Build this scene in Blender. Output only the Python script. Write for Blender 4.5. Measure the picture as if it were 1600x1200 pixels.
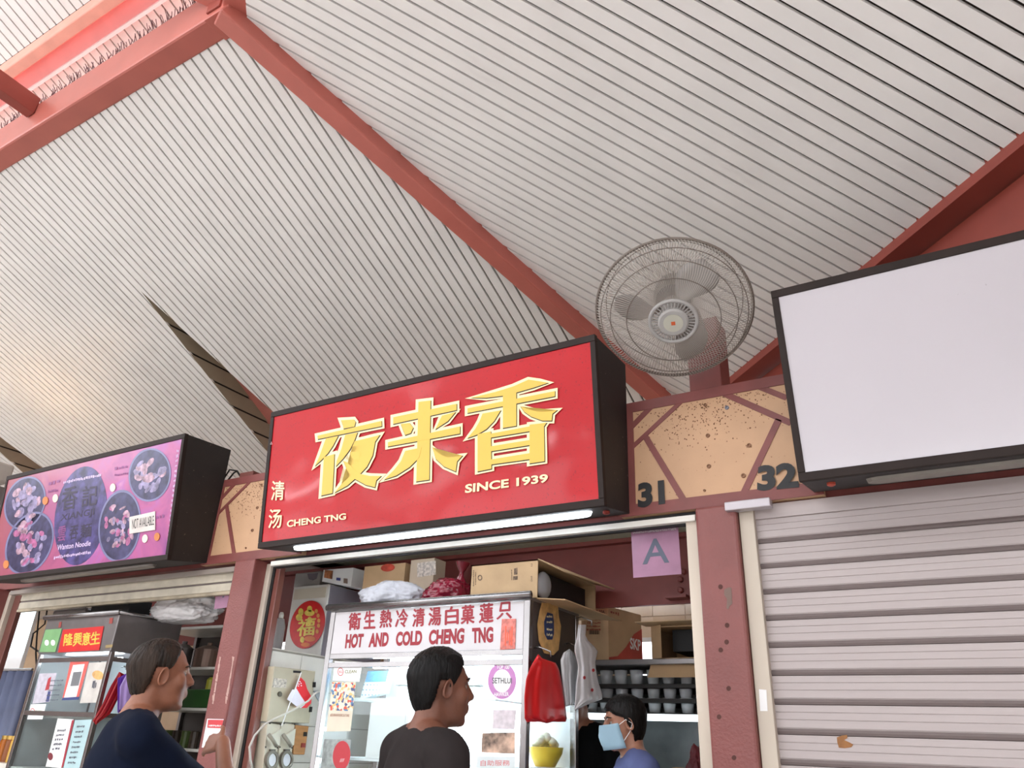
import bpy, bmesh, math, random
from mathutils import Vector, Matrix, Quaternion, noise as mnoise
random.seed(7)
SC = bpy.context.scene
COL = SC.collection
for _o in list(bpy.data.objects): bpy.data.objects.remove(_o)

# ------------------------------------------------------------------ camera
F = 1180.8; CX, CY = 800.0, 600.0; CAMZ = 1.42
_yaw, _pit, _rol = -0.55272136, 0.44750567, 0.04392406
_f = Vector((math.sin(_yaw)*math.cos(_pit), math.cos(_yaw)*math.cos(_pit), math.sin(_pit)))
_r0 = Vector((math.cos(_yaw), -math.sin(_yaw), 0)); _u0 = _r0.cross(_f)
_r = _r0*math.cos(_rol)+_u0*math.sin(_rol); _u = -_r0*math.sin(_rol)+_u0*math.cos(_rol)
CAM = Vector((0, 0, CAMZ))
cam_d = bpy.data.cameras.new('camera'); cam = bpy.data.objects.new('camera', cam_d); COL.objects.link(cam)
cam_d.sensor_width = 36; cam_d.lens = F/1600*36; cam_d.clip_start = .02
cam.matrix_world = Matrix(((_r.x, _u.x, -_f.x, 0), (_r.y, _u.y, -_f.y, 0), (_r.z, _u.z, -_f.z, CAMZ), (0, 0, 0, 1)))
SC.camera = cam

# ------------------------------------------------------------------ light and exposure
W = bpy.data.worlds.new('world'); SC.world = W; W.use_nodes = True
bg = W.node_tree.nodes['Background']; bg.inputs[0].default_value = (.93, .96, 1, 1); bg.inputs[1].default_value = 1.7
SUN = bpy.data.lights.new('sun', 'SUN'); SUN.energy = 5; SUN.angle = .1; SUN.color = (1, .95, .88)
sun = bpy.data.objects.new('sun', SUN); COL.objects.link(sun)
sun.rotation_euler = Vector((.35, -.55, -1)).to_track_quat('-Z', 'Y').to_euler()
SC.view_settings.view_transform = 'Standard'; SC.view_settings.look = 'None'
SC.view_settings.gamma = 1; SC.view_settings.use_curve_mapping = False
SC.view_settings.exposure = 1.48

# ------------------------------------------------------------------ pixel helpers (photo pixel -> direction -> point on a known plane)
def ray(p): return _r*((p[0]-CX)/F) - _u*((p[1]-CY)/F) + _f
def PY(p, y): d = ray(p); return CAM + d*(y/d.y)
def PXc(p, x): d = ray(p); return CAM + d*(x/d.x)
def PZ(p, z): d = ray(p); return CAM + d*((z-CAMZ)/d.z)
def PN(p, o, n): d = ray(p); return CAM + d*((o-CAM).dot(n)/d.dot(n))
def onY(y): return lambda p: PY(p, y)
def onX(x): return lambda p: PXc(p, x)
def crop(ox, oy, k): return lambda *pts: [(ox+a/k, oy+b/k) for a, b in pts]

# ------------------------------------------------------------------ materials
def lin(c):
    return tuple(((v/255)/12.92 if v/255 <= .04045 else ((v/255+.055)/1.055)**2.4) for v in c) + (1,)
_M = {}
def mat(name, rgb, rough=.6, metal=0, var=.06, vscale=6, bump=0, bscale=40, spec=.5, coat=0, stretch=None, emit=None, estr=0, speck=None, alpha=None):
    if name in _M: return _M[name]
    m = bpy.data.materials.new(name); m.use_nodes = True; nt = m.node_tree; b = nt.nodes['Principled BSDF']
    b.inputs['Roughness'].default_value = rough; b.inputs['Metallic'].default_value = metal
    b.inputs['Specular IOR Level'].default_value = spec; b.inputs['Coat Weight'].default_value = coat; b.inputs['Coat Roughness'].default_value = .06
    tc = nt.nodes.new('ShaderNodeTexCoord'); mp = nt.nodes.new('ShaderNodeMapping'); nt.links.new(tc.outputs['Object'], mp.inputs[0])
    if stretch: mp.inputs['Scale'].default_value = stretch
    n1 = nt.nodes.new('ShaderNodeTexNoise'); n1.inputs['Scale'].default_value = vscale; n1.inputs['Detail'].default_value = 5
    nt.links.new(mp.outputs[0], n1.inputs[0])
    rp = nt.nodes.new('ShaderNodeValToRGB'); c = lin(rgb)
    rp.color_ramp.elements[0].position = .3; rp.color_ramp.elements[1].position = .7
    rp.color_ramp.elements[0].color = tuple(max(0, v*(1-var*2)) for v in c[:3])+(1,)
    rp.color_ramp.elements[1].color = tuple(min(1, v*(1+var)) for v in c[:3])+(1,)
    nt.links.new(n1.outputs[0], rp.inputs[0]); out = rp.outputs[0]
    if speck:   # (rgb, scale, threshold)
        n2 = nt.nodes.new('ShaderNodeTexNoise'); n2.inputs['Scale'].default_value = speck[1]; n2.inputs['Detail'].default_value = 3
        nt.links.new(tc.outputs['Object'], n2.inputs[0])
        r2 = nt.nodes.new('ShaderNodeValToRGB'); r2.color_ramp.elements[0].position = speck[2]; r2.color_ramp.elements[1].position = speck[2]+.04
        nt.links.new(n2.outputs[0], r2.inputs[0])
        mx = nt.nodes.new('ShaderNodeMix'); mx.data_type = 'RGBA'
        nt.links.new(r2.outputs[0], mx.inputs[0]); nt.links.new(out, mx.inputs[6]); mx.inputs[7].default_value = lin(speck[0]); out = mx.outputs[2]
    nt.links.new(out, b.inputs['Base Color'])
    if bump:
        n3 = nt.nodes.new('ShaderNodeTexNoise'); n3.inputs['Scale'].default_value = bscale; n3.inputs['Detail'].default_value = 4
        nt.links.new(mp.outputs[0], n3.inputs[0])
        bp = nt.nodes.new('ShaderNodeBump'); bp.inputs['Strength'].default_value = bump; bp.inputs['Distance'].default_value = .01
        nt.links.new(n3.outputs[0], bp.inputs['Height']); nt.links.new(bp.outputs[0], b.inputs['Normal'])
    if emit:
        b.inputs['Emission Color'].default_value = lin(emit); b.inputs['Emission Strength'].default_value = estr
    _M[name] = m; return m
def glass(name, tint=(.93, .97, .97), refl=.12, rough=.02):
    if name in _M: return _M[name]
    m = bpy.data.materials.new(name); m.use_nodes = True; nt = m.node_tree; nt.nodes.clear()
    o = nt.nodes.new('ShaderNodeOutputMaterial'); t = nt.nodes.new('ShaderNodeBsdfTransparent'); g = nt.nodes.new('ShaderNodeBsdfGlossy')
    t.inputs[0].default_value = tint+(1,); g.inputs['Roughness'].default_value = rough
    fr = nt.nodes.new('ShaderNodeLayerWeight'); fr.inputs[0].default_value = .5
    pw = nt.nodes.new('ShaderNodeMath'); pw.operation = 'POWER'; pw.inputs[1].default_value = 4.5; nt.links.new(fr.outputs['Facing'], pw.inputs[0])
    ad = nt.nodes.new('ShaderNodeMath'); ad.operation = 'MULTIPLY_ADD'; ad.inputs[1].default_value = .85; ad.inputs[2].default_value = refl*.3
    nt.links.new(pw.outputs[0], ad.inputs[0])
    mx = nt.nodes.new('ShaderNodeMixShader'); nt.links.new(ad.outputs[0], mx.inputs[0]); nt.links.new(t.outputs[0], mx.inputs[1]); nt.links.new(g.outputs[0], mx.inputs[2])
    nt.links.new(mx.outputs[0], o.inputs[0]); _M[name] = m; return m
def thinfilm(name, rgb, amount=.45, rough=.25):
    """translucent plastic film"""
    if name in _M: return _M[name]
    m = mat(name, rgb, rough, var=.05, bump=.3, bscale=25); nt = m.node_tree; b = nt.nodes['Principled BSDF']; o = nt.nodes['Material Output']
    t = nt.nodes.new('ShaderNodeBsdfTransparent'); mx = nt.nodes.new('ShaderNodeMixShader'); mx.inputs[0].default_value = amount
    nt.links.new(t.outputs[0], mx.inputs[1]); nt.links.new(b.outputs[0], mx.inputs[2]); nt.links.new(mx.outputs[0], o.inputs[0]); return m

STRIP = mat('ceiling_strip_paint', (228, 225, 222), .45, var=.03, vscale=3)
BACKING = mat('ceiling_void', (44, 35, 29), .9)
NOTCH = mat('notch_board_paint', (150, 136, 116), .6, var=.05)
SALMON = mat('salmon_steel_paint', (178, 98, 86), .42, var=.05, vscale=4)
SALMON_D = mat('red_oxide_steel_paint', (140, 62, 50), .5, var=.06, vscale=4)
PINK = mat('pink_paint', (250, 168, 166), .5, var=.03)
ROOFTOP = mat('roof_sheet', (196, 120, 108), .6)
MAROON = mat('maroon_column_paint', (130, 72, 68), .34, var=.06, vscale=5, bump=.25, bscale=90)
MAROON_T = mat('maroon_trim_paint', (128, 68, 64), .45, var=.08, vscale=8)
TAN = mat('tan_panel_paint', (200, 160, 125), .55, var=.04, vscale=5, speck=((150, 108, 76), 60, .68))
DARKFRAME = mat('dark_bronze_metal', (42, 32, 29), .6, var=.1, vscale=10, spec=.25)
DARKBOX = mat('dark_box_sheet', (32, 27, 26), .6, var=.12, vscale=12, speck=((96, 84, 76), 45, .70))
ALU = mat('aluminium', (205, 200, 192), .35, metal=.35, var=.05, stretch=(1, 1, .1))
CREAMALU = mat('cream_guide_rail', (206, 194, 178), .45, var=.06, stretch=(1, 1, .15))
STEEL = mat('stainless_steel', (150, 147, 147), .25, metal=.9, var=.05, stretch=(1, .2, 1))
STEEL_D = mat('dull_steel', (142, 138, 138), .38, metal=.7, var=.08)
SHUT = mat('shutter_paint', (184, 174, 173), .5, var=.05, vscale=3, stretch=(.3, 1, 6), spec=.35)
SHUT_J = mat('shutter_joint', (112, 100, 98), .6)
BLACK = mat('black_rubber', (22, 21, 22), .6)
INK = mat('black_paint', (28, 26, 28), .5)
WHITE = mat('white_plastic', (232, 232, 232), .4, var=.02)
WHITEP = mat('white_paper', (236, 236, 236), .7, var=.02)
CARD = mat('cardboard', (196, 166, 128), .75, var=.06, vscale=7, bump=.1, bscale=60)
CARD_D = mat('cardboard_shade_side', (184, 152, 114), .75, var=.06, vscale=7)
GLASS = glass('window_glass')
REDP = mat('red_plastic', (205, 24, 28), .35, var=.06, vscale=9)
GOLD = mat('gold_print', (222, 186, 74), .35, var=.02, vscale=3)
CREAMP = mat('cream_print', (250, 236, 184), .4, var=.02)
REDPRINT = mat('dark_red_print', (150, 24, 40), .5, var=.05)
LAMPW = mat('lit_tube', (255, 255, 255), .5, emit=(235, 245, 255), estr=4)
LAMPOFF = mat('unlit_tube', (210, 212, 206), .35)
TILEW = mat('white_glazed_tile', (222, 218, 208), .18, var=.04)
TILET = mat('tan_glazed_tile', (206, 178, 148), .25, var=.05)
BEIGE = mat('beige_metal_box', (186, 176, 152), .4, var=.05)
FLOORM = mat('floor_tile', (204, 202, 199), .4, var=.08, vscale=2)

# ------------------------------------------------------------------ mesh helpers
def finish(name, me, m, parent=None, smooth=False, bevel=0):
    o = bpy.data.objects.new(name, me); COL.objects.link(o)
    for mm in (m if isinstance(m, (list, tuple)) else [m]): me.materials.append(mm)
    if smooth:
        for p in me.polygons: p.use_smooth = True
    if bevel:
        bv = o.modifiers.new('bevel', 'BEVEL'); bv.width = bevel; bv.segments = 2; bv.limit_method = 'ANGLE'
    if parent is not None: attach(o, parent)
    return o
def attach(o, parent):
    o.parent = parent
    pm = Matrix.Translation(parent.location) @ parent.rotation_euler.to_matrix().to_4x4()
    if parent.parent: pm = Matrix.Translation(parent.parent.location) @ parent.parent.rotation_euler.to_matrix().to_4x4() @ parent.matrix_parent_inverse @ pm
    o.matrix_parent_inverse = pm.inverted()
class MB:
    def __init__(s): s.v = []; s.f = []; s.mi = []; s.cur = 0
    def add(s, vs, fs):
        n = len(s.v); s.v += [tuple(v) for v in vs]; s.f += [tuple(i+n for i in f) for f in fs]; s.mi += [s.cur]*len(fs); return s
    def box(s, x0, x1, y0, y1, z0, z1):
        return s.add([(x0,y0,z0),(x1,y0,z0),(x1,y1,z0),(x0,y1,z0),(x0,y0,z1),(x1,y0,z1),(x1,y1,z1),(x0,y1,z1)],
            [(0,3,2,1),(4,5,6,7),(0,1,5,4),(1,2,6,5),(2,3,7,6),(3,0,4,7)])
    def hexa(s, a, b):   # two quads, a below b
        return s.add(list(a)+list(b), [(0,3,2,1),(4,5,6,7),(0,1,5,4),(1,2,6,5),(2,3,7,6),(3,0,4,7)])
    def prism(s, pts, off):
        n = len(pts); off = Vector(off); a = [Vector(p) for p in pts]; b = [p+off for p in a]
        return s.add(a+b, [tuple(range(n-1, -1, -1)), tuple(range(n, 2*n))]+[(i, (i+1) % n, n+(i+1) % n, n+i) for i in range(n)])
    def beam(s, p0, p1, w, h, up=(0, 0, 1), top=0):   # box along p0-p1; hangs h below top offset
        p0, p1 = Vector(p0), Vector(p1); d = (p1-p0).normalized(); sd = d.cross(Vector(up)).normalized()*(w/2); u = sd.cross(d).normalized()
        if u.z < 0: u = -u
        a, b = u*(top-h), u*top
        return s.hexa([p0-sd+a, p0+sd+a, p1+sd+a, p1-sd+a], [p0-sd+b, p0+sd+b, p1+sd+b, p1-sd+b])
    def tube(s, path, r, n=8, caps=True):
        path = [Vector(p) for p in path]; rs = r if isinstance(r, (list, tuple)) else [r]*len(path); k = len(path); base = len(s.v)
        up = Vector((0, 0, 1)); d0 = (path[1]-path[0]).normalized()
        if abs(d0.dot(up)) > .95: up = Vector((1, 0, 0))
        sd = d0.cross(up).normalized()
        vs = []
        for i, p in enumerate(path):
            d = ((path[min(i+1, k-1)]-path[max(i-1, 0)])).normalized(); sd = (sd - d*sd.dot(d)).normalized(); u = sd.cross(d)
            for j in range(n):
                a = 2*math.pi*j/n; vs.append(p+(sd*math.cos(a)+u*math.sin(a))*rs[i])
        fs = [(i*n+j, i*n+(j+1) % n, (i+1)*n+(j+1) % n, (i+1)*n+j) for i in range(k-1) for j in range(n)]
        if caps: fs += [tuple(range(n-1, -1, -1)), tuple((k-1)*n+j for j in range(n))]
        return s.add(vs, fs)
    def lathe(s, prof, o=(0, 0, 0), axis=(0, 0, 1), n=24, closed_ends=True):   # prof: (radius, height)
        o = Vector(o); ax = Vector(axis).normalized(); t = Vector((1, 0, 0)) if abs(ax.x) < .9 else Vector((0, 1, 0)); a = ax.cross(t).normalized(); b = ax.cross(a)
        vs = []; k = len(prof)
        for r, h in prof:
            for j in range(n):
                q = 2*math.pi*j/n; vs.append(o+ax*h+(a*math.cos(q)+b*math.sin(q))*r)
        fs = [(i*n+j, i*n+(j+1) % n, (i+1)*n+(j+1) % n, (i+1)*n+j) for i in range(k-1) for j in range(n)]
        if closed_ends: fs += [tuple(range(n-1, -1, -1)), tuple((k-1)*n+j for j in range(n))]
        return s.add(vs, fs)
    def ell(s, c, r, rot=None, n=16, m=10):
        c = Vector(c); R = rot or Matrix.Identity(3); vs = []; fs = []
        for i in range(m+1):
            th = math.pi*i/m
            for j in range(n):
                q = 2*math.pi*j/n; vs.append(c+R @ Vector((r[0]*math.sin(th)*math.cos(q), r[1]*math.sin(th)*math.sin(q), r[2]*math.cos(th))))
        fs = [(i*n+j, (i+1)*n+j, (i+1)*n+(j+1) % n, i*n+(j+1) % n) for i in range(m) for j in range(n)]
        return s.add(vs, fs)
    def cap(s, p0, p1, r0, r1, n=12):      # tapered capsule, closed
        p0, p1 = Vector(p0), Vector(p1); d = p1-p0; L = d.length or 1e-6; ax = d/L
        prof = [(r0*math.sin(a), -r0*math.cos(a)) for a in (.05, .5, 1., 1.5)]+[(r1*math.cos(a), L+r1*math.sin(a)) for a in (.05, .5, 1., 1.5)]
        return s.lathe(prof, p0, ax, n)
    def mesh(s, name, recalc=True):
        me = bpy.data.meshes.new(name); me.from_pydata(s.v, [], s.f); me.validate(); me.polygons.foreach_set('material_index', s.mi[:len(me.polygons)])
        if recalc:
            bm = bmesh.new(); bm.from_mesh(me); bmesh.ops.recalc_face_normals(bm, faces=bm.faces); bm.to_mesh(me); bm.free()
        return me
    def build(s, name, m, parent=None, smooth=False, bevel=0): return finish(name, s.mesh(name), m, parent, smooth, bevel)
def tag(o, label=None, cat=None, group=None, kind=None):
    if label: o['label'] = label
    if cat: o['category'] = cat
    if group: o['group'] = group
    if kind: o['kind'] = kind
    return o
def thing(name, loc, label=None, cat=None, group=None, kind=None):
    o = bpy.data.objects.new(name, None); COL.objects.link(o); o.location = loc; o.empty_display_size = .1
    return tag(o, label, cat, group, kind)
def V3(*a): return Vector(a)

# flat print on a known plane --------------------------------------------------
_TX = {}
def text_geo(s, bold):
    if (s, bold) in _TX: return _TX[(s, bold)]
    cu = bpy.data.curves.new('t', 'FONT'); cu.body = s; cu.size = 1; cu.offset = bold; cu.resolution_u = 4
    o = bpy.data.objects.new('t', cu); COL.objects.link(o)
    dg = bpy.context.evaluated_depsgraph_get(); dg.update()
    me = bpy.data.meshes.new_from_object(o.evaluated_get(dg))
    vs = [v.co.copy() for v in me.vertices]; fs = [tuple(p.vertices) for p in me.polygons]
    bpy.data.objects.remove(o); bpy.data.meshes.remove(me)
    if vs:
        x0 = min(v.x for v in vs); x1 = max(v.x for v in vs); y0 = min(v.y for v in vs); y1 = max(v.y for v in vs)
        vs = [((v.x-x0)/(x1-x0 or 1), (v.y-y0)/(y1-y0 or 1)) for v in vs]
    _TX[(s, bold)] = (vs, fs); return _TX[(s, bold)]
def facing(n, p):   # normal turned to the side the photo sees
    return n if n.dot(CAM-p) > 0 else -n
def quad3(q, fn): return [fn(p) for p in q]       # px order: bl, br, tr, tl
def text_q(s, Q, m, parent, name='lettering', bold=.012, lift=.002):
    cjk = any(ord(c) > 0x2fff for c in s)
    vs, fs = text_geo(s, 0 if cjk else bold); bl, br, tr, tl = Q
    n = facing((br-bl).cross(tl-bl).normalized(), bl)
    sh = [(0, 0)]
    if cjk and bold > .012: sh += [(bold*.9, 0), (-bold*.9, 0), (0, bold*.6), (0, -bold*.6)]
    V, Fc = [], []
    for k, (dx, dy) in enumerate(sh):
        b0 = len(V)
        V += [tuple(bl*(1-a)*(1-b)+br*a*(1-b)+tr*a*b+tl*(1-a)*b+n*(lift+.00004*k)) for a, b in [(p+dx, q+dy) for p, q in vs]]
        Fc += [tuple(i+b0 for i in f) for f in fs]
    me = bpy.data.meshes.new(name); me.from_pydata(V, [], Fc)
    o = finish(name, me, m, parent); o['kind'] = 'stuff' if len(s) > 1 else ''
    if len(s) == 1: del o['kind']
    return o
def marks(Q, m, parent, n=8, lift=.0):
    """print too small to read in the photo: short unreadable dashes filling the quad"""
    bl, br, tr, tl = Q; nn = facing((br-bl).cross(tl-bl).normalized(), bl); b = MB(); rnd = random.Random(int(abs(bl.x*1000+bl.z*700)))
    def at(u, v): return bl*(1-u)*(1-v)+br*u*(1-v)+tr*u*v+tl*(1-u)*v+nn*lift
    for i in range(n):
        u0 = (i+.1)/n; u1 = u0+rnd.uniform(.5, .8)/n; v0 = rnd.uniform(0, .3); v1 = rnd.uniform(.65, 1)
        b.add([at(u0, v0), at(u1, v0), at(u1, v1), at(u0, v1)], [(0, 1, 2, 3)])
    o = b.build('print_marks', m, parent); o['kind'] = 'stuff'; return o
def sheet(Q, th, m, parent, name, lift=0, bevel=0):   # thin panel with its front on Q
    n = facing((Q[1]-Q[0]).cross(Q[-1]-Q[0]).normalized(), Q[0])
    return MB().prism([q+n*lift for q in Q], n*th).build(name, m, parent, bevel=bevel)
def disc_q(c, rx, ry, fn, th, m, parent, name, lift=0, rot=0, n=28, inner=None):
    """ellipse given in photo pixels, laid on a plane; ring when inner is set"""
    def el(k): return [fn((c[0]+k*(rx*math.cos(a)*math.cos(rot)-ry*math.sin(a)*math.sin(rot)), c[1]+k*(rx*math.cos(a)*math.sin(rot)+ry*math.sin(a)*math.cos(rot)))) for a in [2*math.pi*i/n for i in range(n)]]
    P = el(1); nn = facing((P[1]-P[0]).cross(P[n//3]-P[0]).normalized(), P[0])
    b = MB()
    if inner is None: b.prism([p+nn*lift for p in P], nn*th)
    else:
        Q = el(inner)
        for i in range(n):
            j = (i+1) % n; b.hexa([P[i]+nn*lift, P[j]+nn*lift, Q[j]+nn*lift, Q[i]+nn*lift], [P[i]+nn*(lift+th), P[j]+nn*(lift+th), Q[j]+nn*(lift+th), Q[i]+nn*(lift+th)])
    return b.build(name, m, parent)
def copy_tree(o, parent=None):
    c = o.copy(); COL.objects.link(c)
    if parent is not None: c.parent = parent
    for ch in list(o.children): copy_tree(ch, c)
    return c
# ================================================================== THE HALL
FY = 3.2                       # facade plane
RY = 4.8; T = math.tan(math.radians(22.5)); ZF = 3.748      # the ceiling passes over the stalls; height ZF at RY
def z1(y): return ZF+T*(RY-y)                       # main slope
YR = 1.719                                          # inner edge of the slope (ring beam)
YE = 5.25                                           # outer edge over the stalls
XH0 = -1.65
def yhip(x): return RY-(XH0-x)/T                    # hip line of the two slopes in plan (dx/dy = tan 22.5)
CORNER = V3(XH0-T*(RY-YR), YR, z1(YR))     # where hip meets the ring beam
floor = MB().box(-18, 14, -12, 8, -.1, 0).build('floor', FLOORM); tag(floor, kind='structure')

# ---- main slope: strip ceiling running down towards the stalls
NOTCHES = (-5.241, -8.85, -12.46); NY = 2.82; NK = .147
def ybot(x):
    y = YE
    for a in NOTCHES: y = min(y, NY+abs(x-a)/NK)
    return y
ceil1 = thing('ceiling', (-5, 3, z1(3)), kind='structure')
back1 = MB()
PITCH = .075
def strip_poly(x0, x1):
    yt0, yt1 = (max(YR-.05, yhip(x)+.03) if x > CORNER.x-.3 else YR-.05 for x in (x0, x1))
    yb0, yb1 = ybot(x0), ybot(x1)
    if yt0 > yb0-.01 and yt1 > yb1-.01: return None
    pts = [(x0, yt0), (x1, yt1), (x1, max(yb1, yt1))]
    for a in NOTCHES:
        if x0 < a < x1: pts.append((a, NY))
    pts.append((x0, max(yb0, yt0)))
    return pts
x = -1.52
while x > -13.2:
    x0, x1 = x-PITCH+.007, x-.007
    pl = strip_poly(x0, x1)
    if pl: MB().prism([(a, b, z1(b)) for a, b in pl], (0, 0, .018)).build('ceiling_strip', STRIP, ceil1)
    pl = strip_poly(x-PITCH, x)
    if pl: back1.prism([(a, b, z1(b)+.025) for a, b in pl], (0, 0, .03))
    x -= PITCH
back1.cur = 0
back1.build('ceiling_backing', BACKING, ceil1)
# small gabled notches in the slope, clad in horizontal boards
for k, a in enumerate(NOTCHES):
    za = z1(NY)
    nt_ = thing('ceiling', (a, 4.5, za), kind='structure')
    for sgn in (-1, 1):
        h = 0.0
        while h < za-z1(YE):
            h0, h1 = h+.007, min(h+.115, za-z1(YE))
            def q(hh): return a+sgn*(NK/T)*hh, NY+hh/T, za-hh
            xa, ya, zz = q(h0); xb, yb, zb = q(h1)
            MB().prism([(xa, ya, zz), (xa, YE, zz), (xb, YE, zb), (xb, yb, zb)], (sgn*.01, 0, .004)).build('notch_board', NOTCH, nt_)
            h += .122
        xb, yb, zb = q(za-z1(YE))
        MB().prism([(a+sgn*.014, NY, za+.01), (a+sgn*.014, YE, za+.01), (xb+sgn*.014, YE, zb)], (sgn*.01, 0, .01)).build('notch_backing', BACKING, nt_)

# ---- diagonal slope: its strips run down to an eave beam turned by 45 degrees
E0 = V3(-1.35, 4.8, 3.661); S45 = math.sqrt(.5)
US = V3(S45, -S45, 0); UD = V3(-S45, -S45, 0)
def P2(s, d): return E0+US*s+UD*d+V3(0, 0, T*d)
def dhip(s): return .2121+(s+.2121)/T
DR = 3.285
ceil2 = thing('ceiling', P2(.8, .8), kind='structure')
back2 = MB(); s = -.28; PI2 = .0787
while s < 5:
    a, b = s+.0072, s+PI2-.0072
    def up(v): return min(DR, max(.0, dhip(v)-.03))
    MB().prism([P2(a, .012), P2(b, .012), P2(b, max(.013, up(b))), P2(a, max(.013, up(a)))], (0, 0, .018)).build('ceiling_strip', STRIP, ceil2)
    back2.prism([P2(s, 0)+V3(0, 0, .025), P2(s+PI2, 0)+V3(0, 0, .025), P2(s+PI2, up(s+PI2))+V3(0, 0, .025), P2(s, up(s))+V3(0, 0, .025)], (0, 0, .03))
    s += PI2
back2.build('ceiling_backing', BACKING, ceil2)

# ---- outer roof sheets over both slopes (they catch the sun and throw pink light up into the lantern)
roof = MB()
roof.prism([(-13.2, YR+.03, z1(YR)+.2), (CORNER.x, YR+.03, z1(YR)+.2), (XH0, RY, z1(RY)+.24), (-1.3, 7, z1(RY)-.75), (-13.2, 7, z1(RY)-.75)], (0, 0, .03))
roof.prism([P2(-.2, 0)+V3(0, 0, .16), P2(5, 0)+V3(0, 0, .16), P2(5, DR-.1)+V3(0, 0, .16), P2(1.1, DR-.1)+V3(0, 0, .16)], (0, 0, .03))
tag(roof.build('roof_sheet', ROOFTOP), kind='structure')

# ---- steelwork
hip = MB().beam(CORNER+(CORNER-V3(XH0, RY, ZF)).normalized()*.13, V3(XH0, RY, ZF), .125, .11, top=.01).build('roof_beam', SALMON, bevel=.012)
tag(hip, 'salmon steel hip beam between the two slatted ceilings', 'beam', kind='structure')
yi = PZ((150, 138), z1(YR)-.008).y; zr = PY((150, 103), yi).z
ring = MB().box(-13.2, CORNER.x+.02, yi, YR, z1(YR)-.008, zr).build('roof_beam', SALMON, bevel=.014)
tag(ring, 'long salmon box beam edged with bird spikes along the lantern opening', 'beam', kind='structure')
MB().box(CORNER.x-.17, CORNER.x-.01, yi-.004, YR+.004, z1(YR)-.016, z1(YR)-.008).build('splice_plate', SALMON, ring, bevel=.003)
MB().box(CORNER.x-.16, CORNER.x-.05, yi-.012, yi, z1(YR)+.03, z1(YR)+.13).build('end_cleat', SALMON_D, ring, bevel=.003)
ring2 = MB().beam(P2(1.03, DR+.06), P2(5, DR+.06), .14, .26, top=.25).build('roof_beam', SALMON, bevel=.012)
tag(ring2, 'salmon box beam turning off at the lantern corner', 'beam', kind='structure')
raf = MB().beam(CORNER+V3(.02, -.03, .17), CORNER+V3(-2.0, -2.0, 1.05), .14, .19, top=.07).build('roof_beam', SALMON, bevel=.01)
tag(raf, 'salmon rafter rising from the lantern corner over the opening', 'beam', kind='structure')
tp = PY((50, 178), yi)
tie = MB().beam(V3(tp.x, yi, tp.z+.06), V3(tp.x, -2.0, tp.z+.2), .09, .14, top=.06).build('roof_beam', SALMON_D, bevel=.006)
tag(tie, 'dark salmon tie beam butting into the spiked ring beam', 'beam', kind='structure')
sp = MB(); xx = CORNER.x-.36
while xx > -8.2:
    for j in range(2):
        lx = random.uniform(-.024, .024); ly = random.uniform(-.045, .006); yb = yi+.012+random.uniform(0, .03)
        sp.tube([(xx, yb, zr-.004), (xx+lx*.6, yb+ly*.5, zr+.033), (xx+lx, yb+ly, zr+random.uniform(.05, .075))], .0026, 4, False)
    xx -= .023
spk = sp.build('bird_spikes', mat('spike_wire', (86, 44, 48), .5)); tag(spk, 'row of thin bird spikes standing on the ring beam', 'bird spikes', kind='stuff')
# eave beam of the diagonal slope: flange underside and deep web
ev = MB()
ev.beam(P2(-.25, -.06), P2(5, -.06), .17, .07, top=.055)
ev.beam(P2(-.25, -.12), P2(5, -.12), .03, .45, top=.0)
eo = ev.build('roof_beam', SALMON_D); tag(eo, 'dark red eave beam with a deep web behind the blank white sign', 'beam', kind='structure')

# ---- lantern: raised roof over the ring opening
LIFT = .82
def z3(y): return z1(y)+LIFT
def y3(p): return PN(p, V3(0, RY, ZF+LIFT), V3(0, T, 1)).y
yb_, yc, yd = (y3((100, v)) for v in (99.5, 55, 30))
lan = thing('ceiling', (-5, .9, z3(.9)), kind='structure')
bk = MB(); xx = -1.6
while xx > -10.5:
    for (u0, u1) in ((2.6, yb_), (yd, -2.4)):
        MB().prism([(xx-.068, u0, z3(u0)), (xx, u0, z3(u0)), (xx, u1, z3(u1)), (xx-.068, u1, z3(u1))], (0, 0, .018)).build('ceiling_strip', STRIP, lan)
    xx -= .082
bk.prism([(-1.5, 2.6, z3(2.6)+.025), (-10.6, 2.6, z3(2.6)+.025), (-10.6, -2.4, z3(-2.4)+.025), (-1.5, -2.4, z3(-2.4)+.025)], (0, 0, .03))
bk.build('ceiling_backing', BACKING, lan)
MB().prism([(-1.5, yb_, z3(yb_)-.03), (-10.6, yb_, z3(yb_)-.03), (-10.6, yc-.04, z3(yc-.04)-.03), (-1.5, yc-.04, z3(yc-.04)-.03)], (0, 0, .04)).build('pink_panel', PINK, lan)
MB().box(-10.6, -1.5, yb_-.008, yb_+.014, z3(yb_)-.045, z3(yb_)).build('white_edge_strip', WHITE, lan)
ub = MB().prism([(-10.6, yc, z3(yc)-.12), (-1.5, yc, z3(yc)-.12), (-1.5, yd, z3(yd)-.12), (-10.6, yd, z3(yd)-.12)], (0, 0, .12)).build('roof_beam', mat('beam_dusty_pink', (214, 150, 132), .5, var=.06), bevel=.008)
tag(ub, 'dusty pink upper beam across the lantern roof', 'beam', kind='structure')
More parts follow.
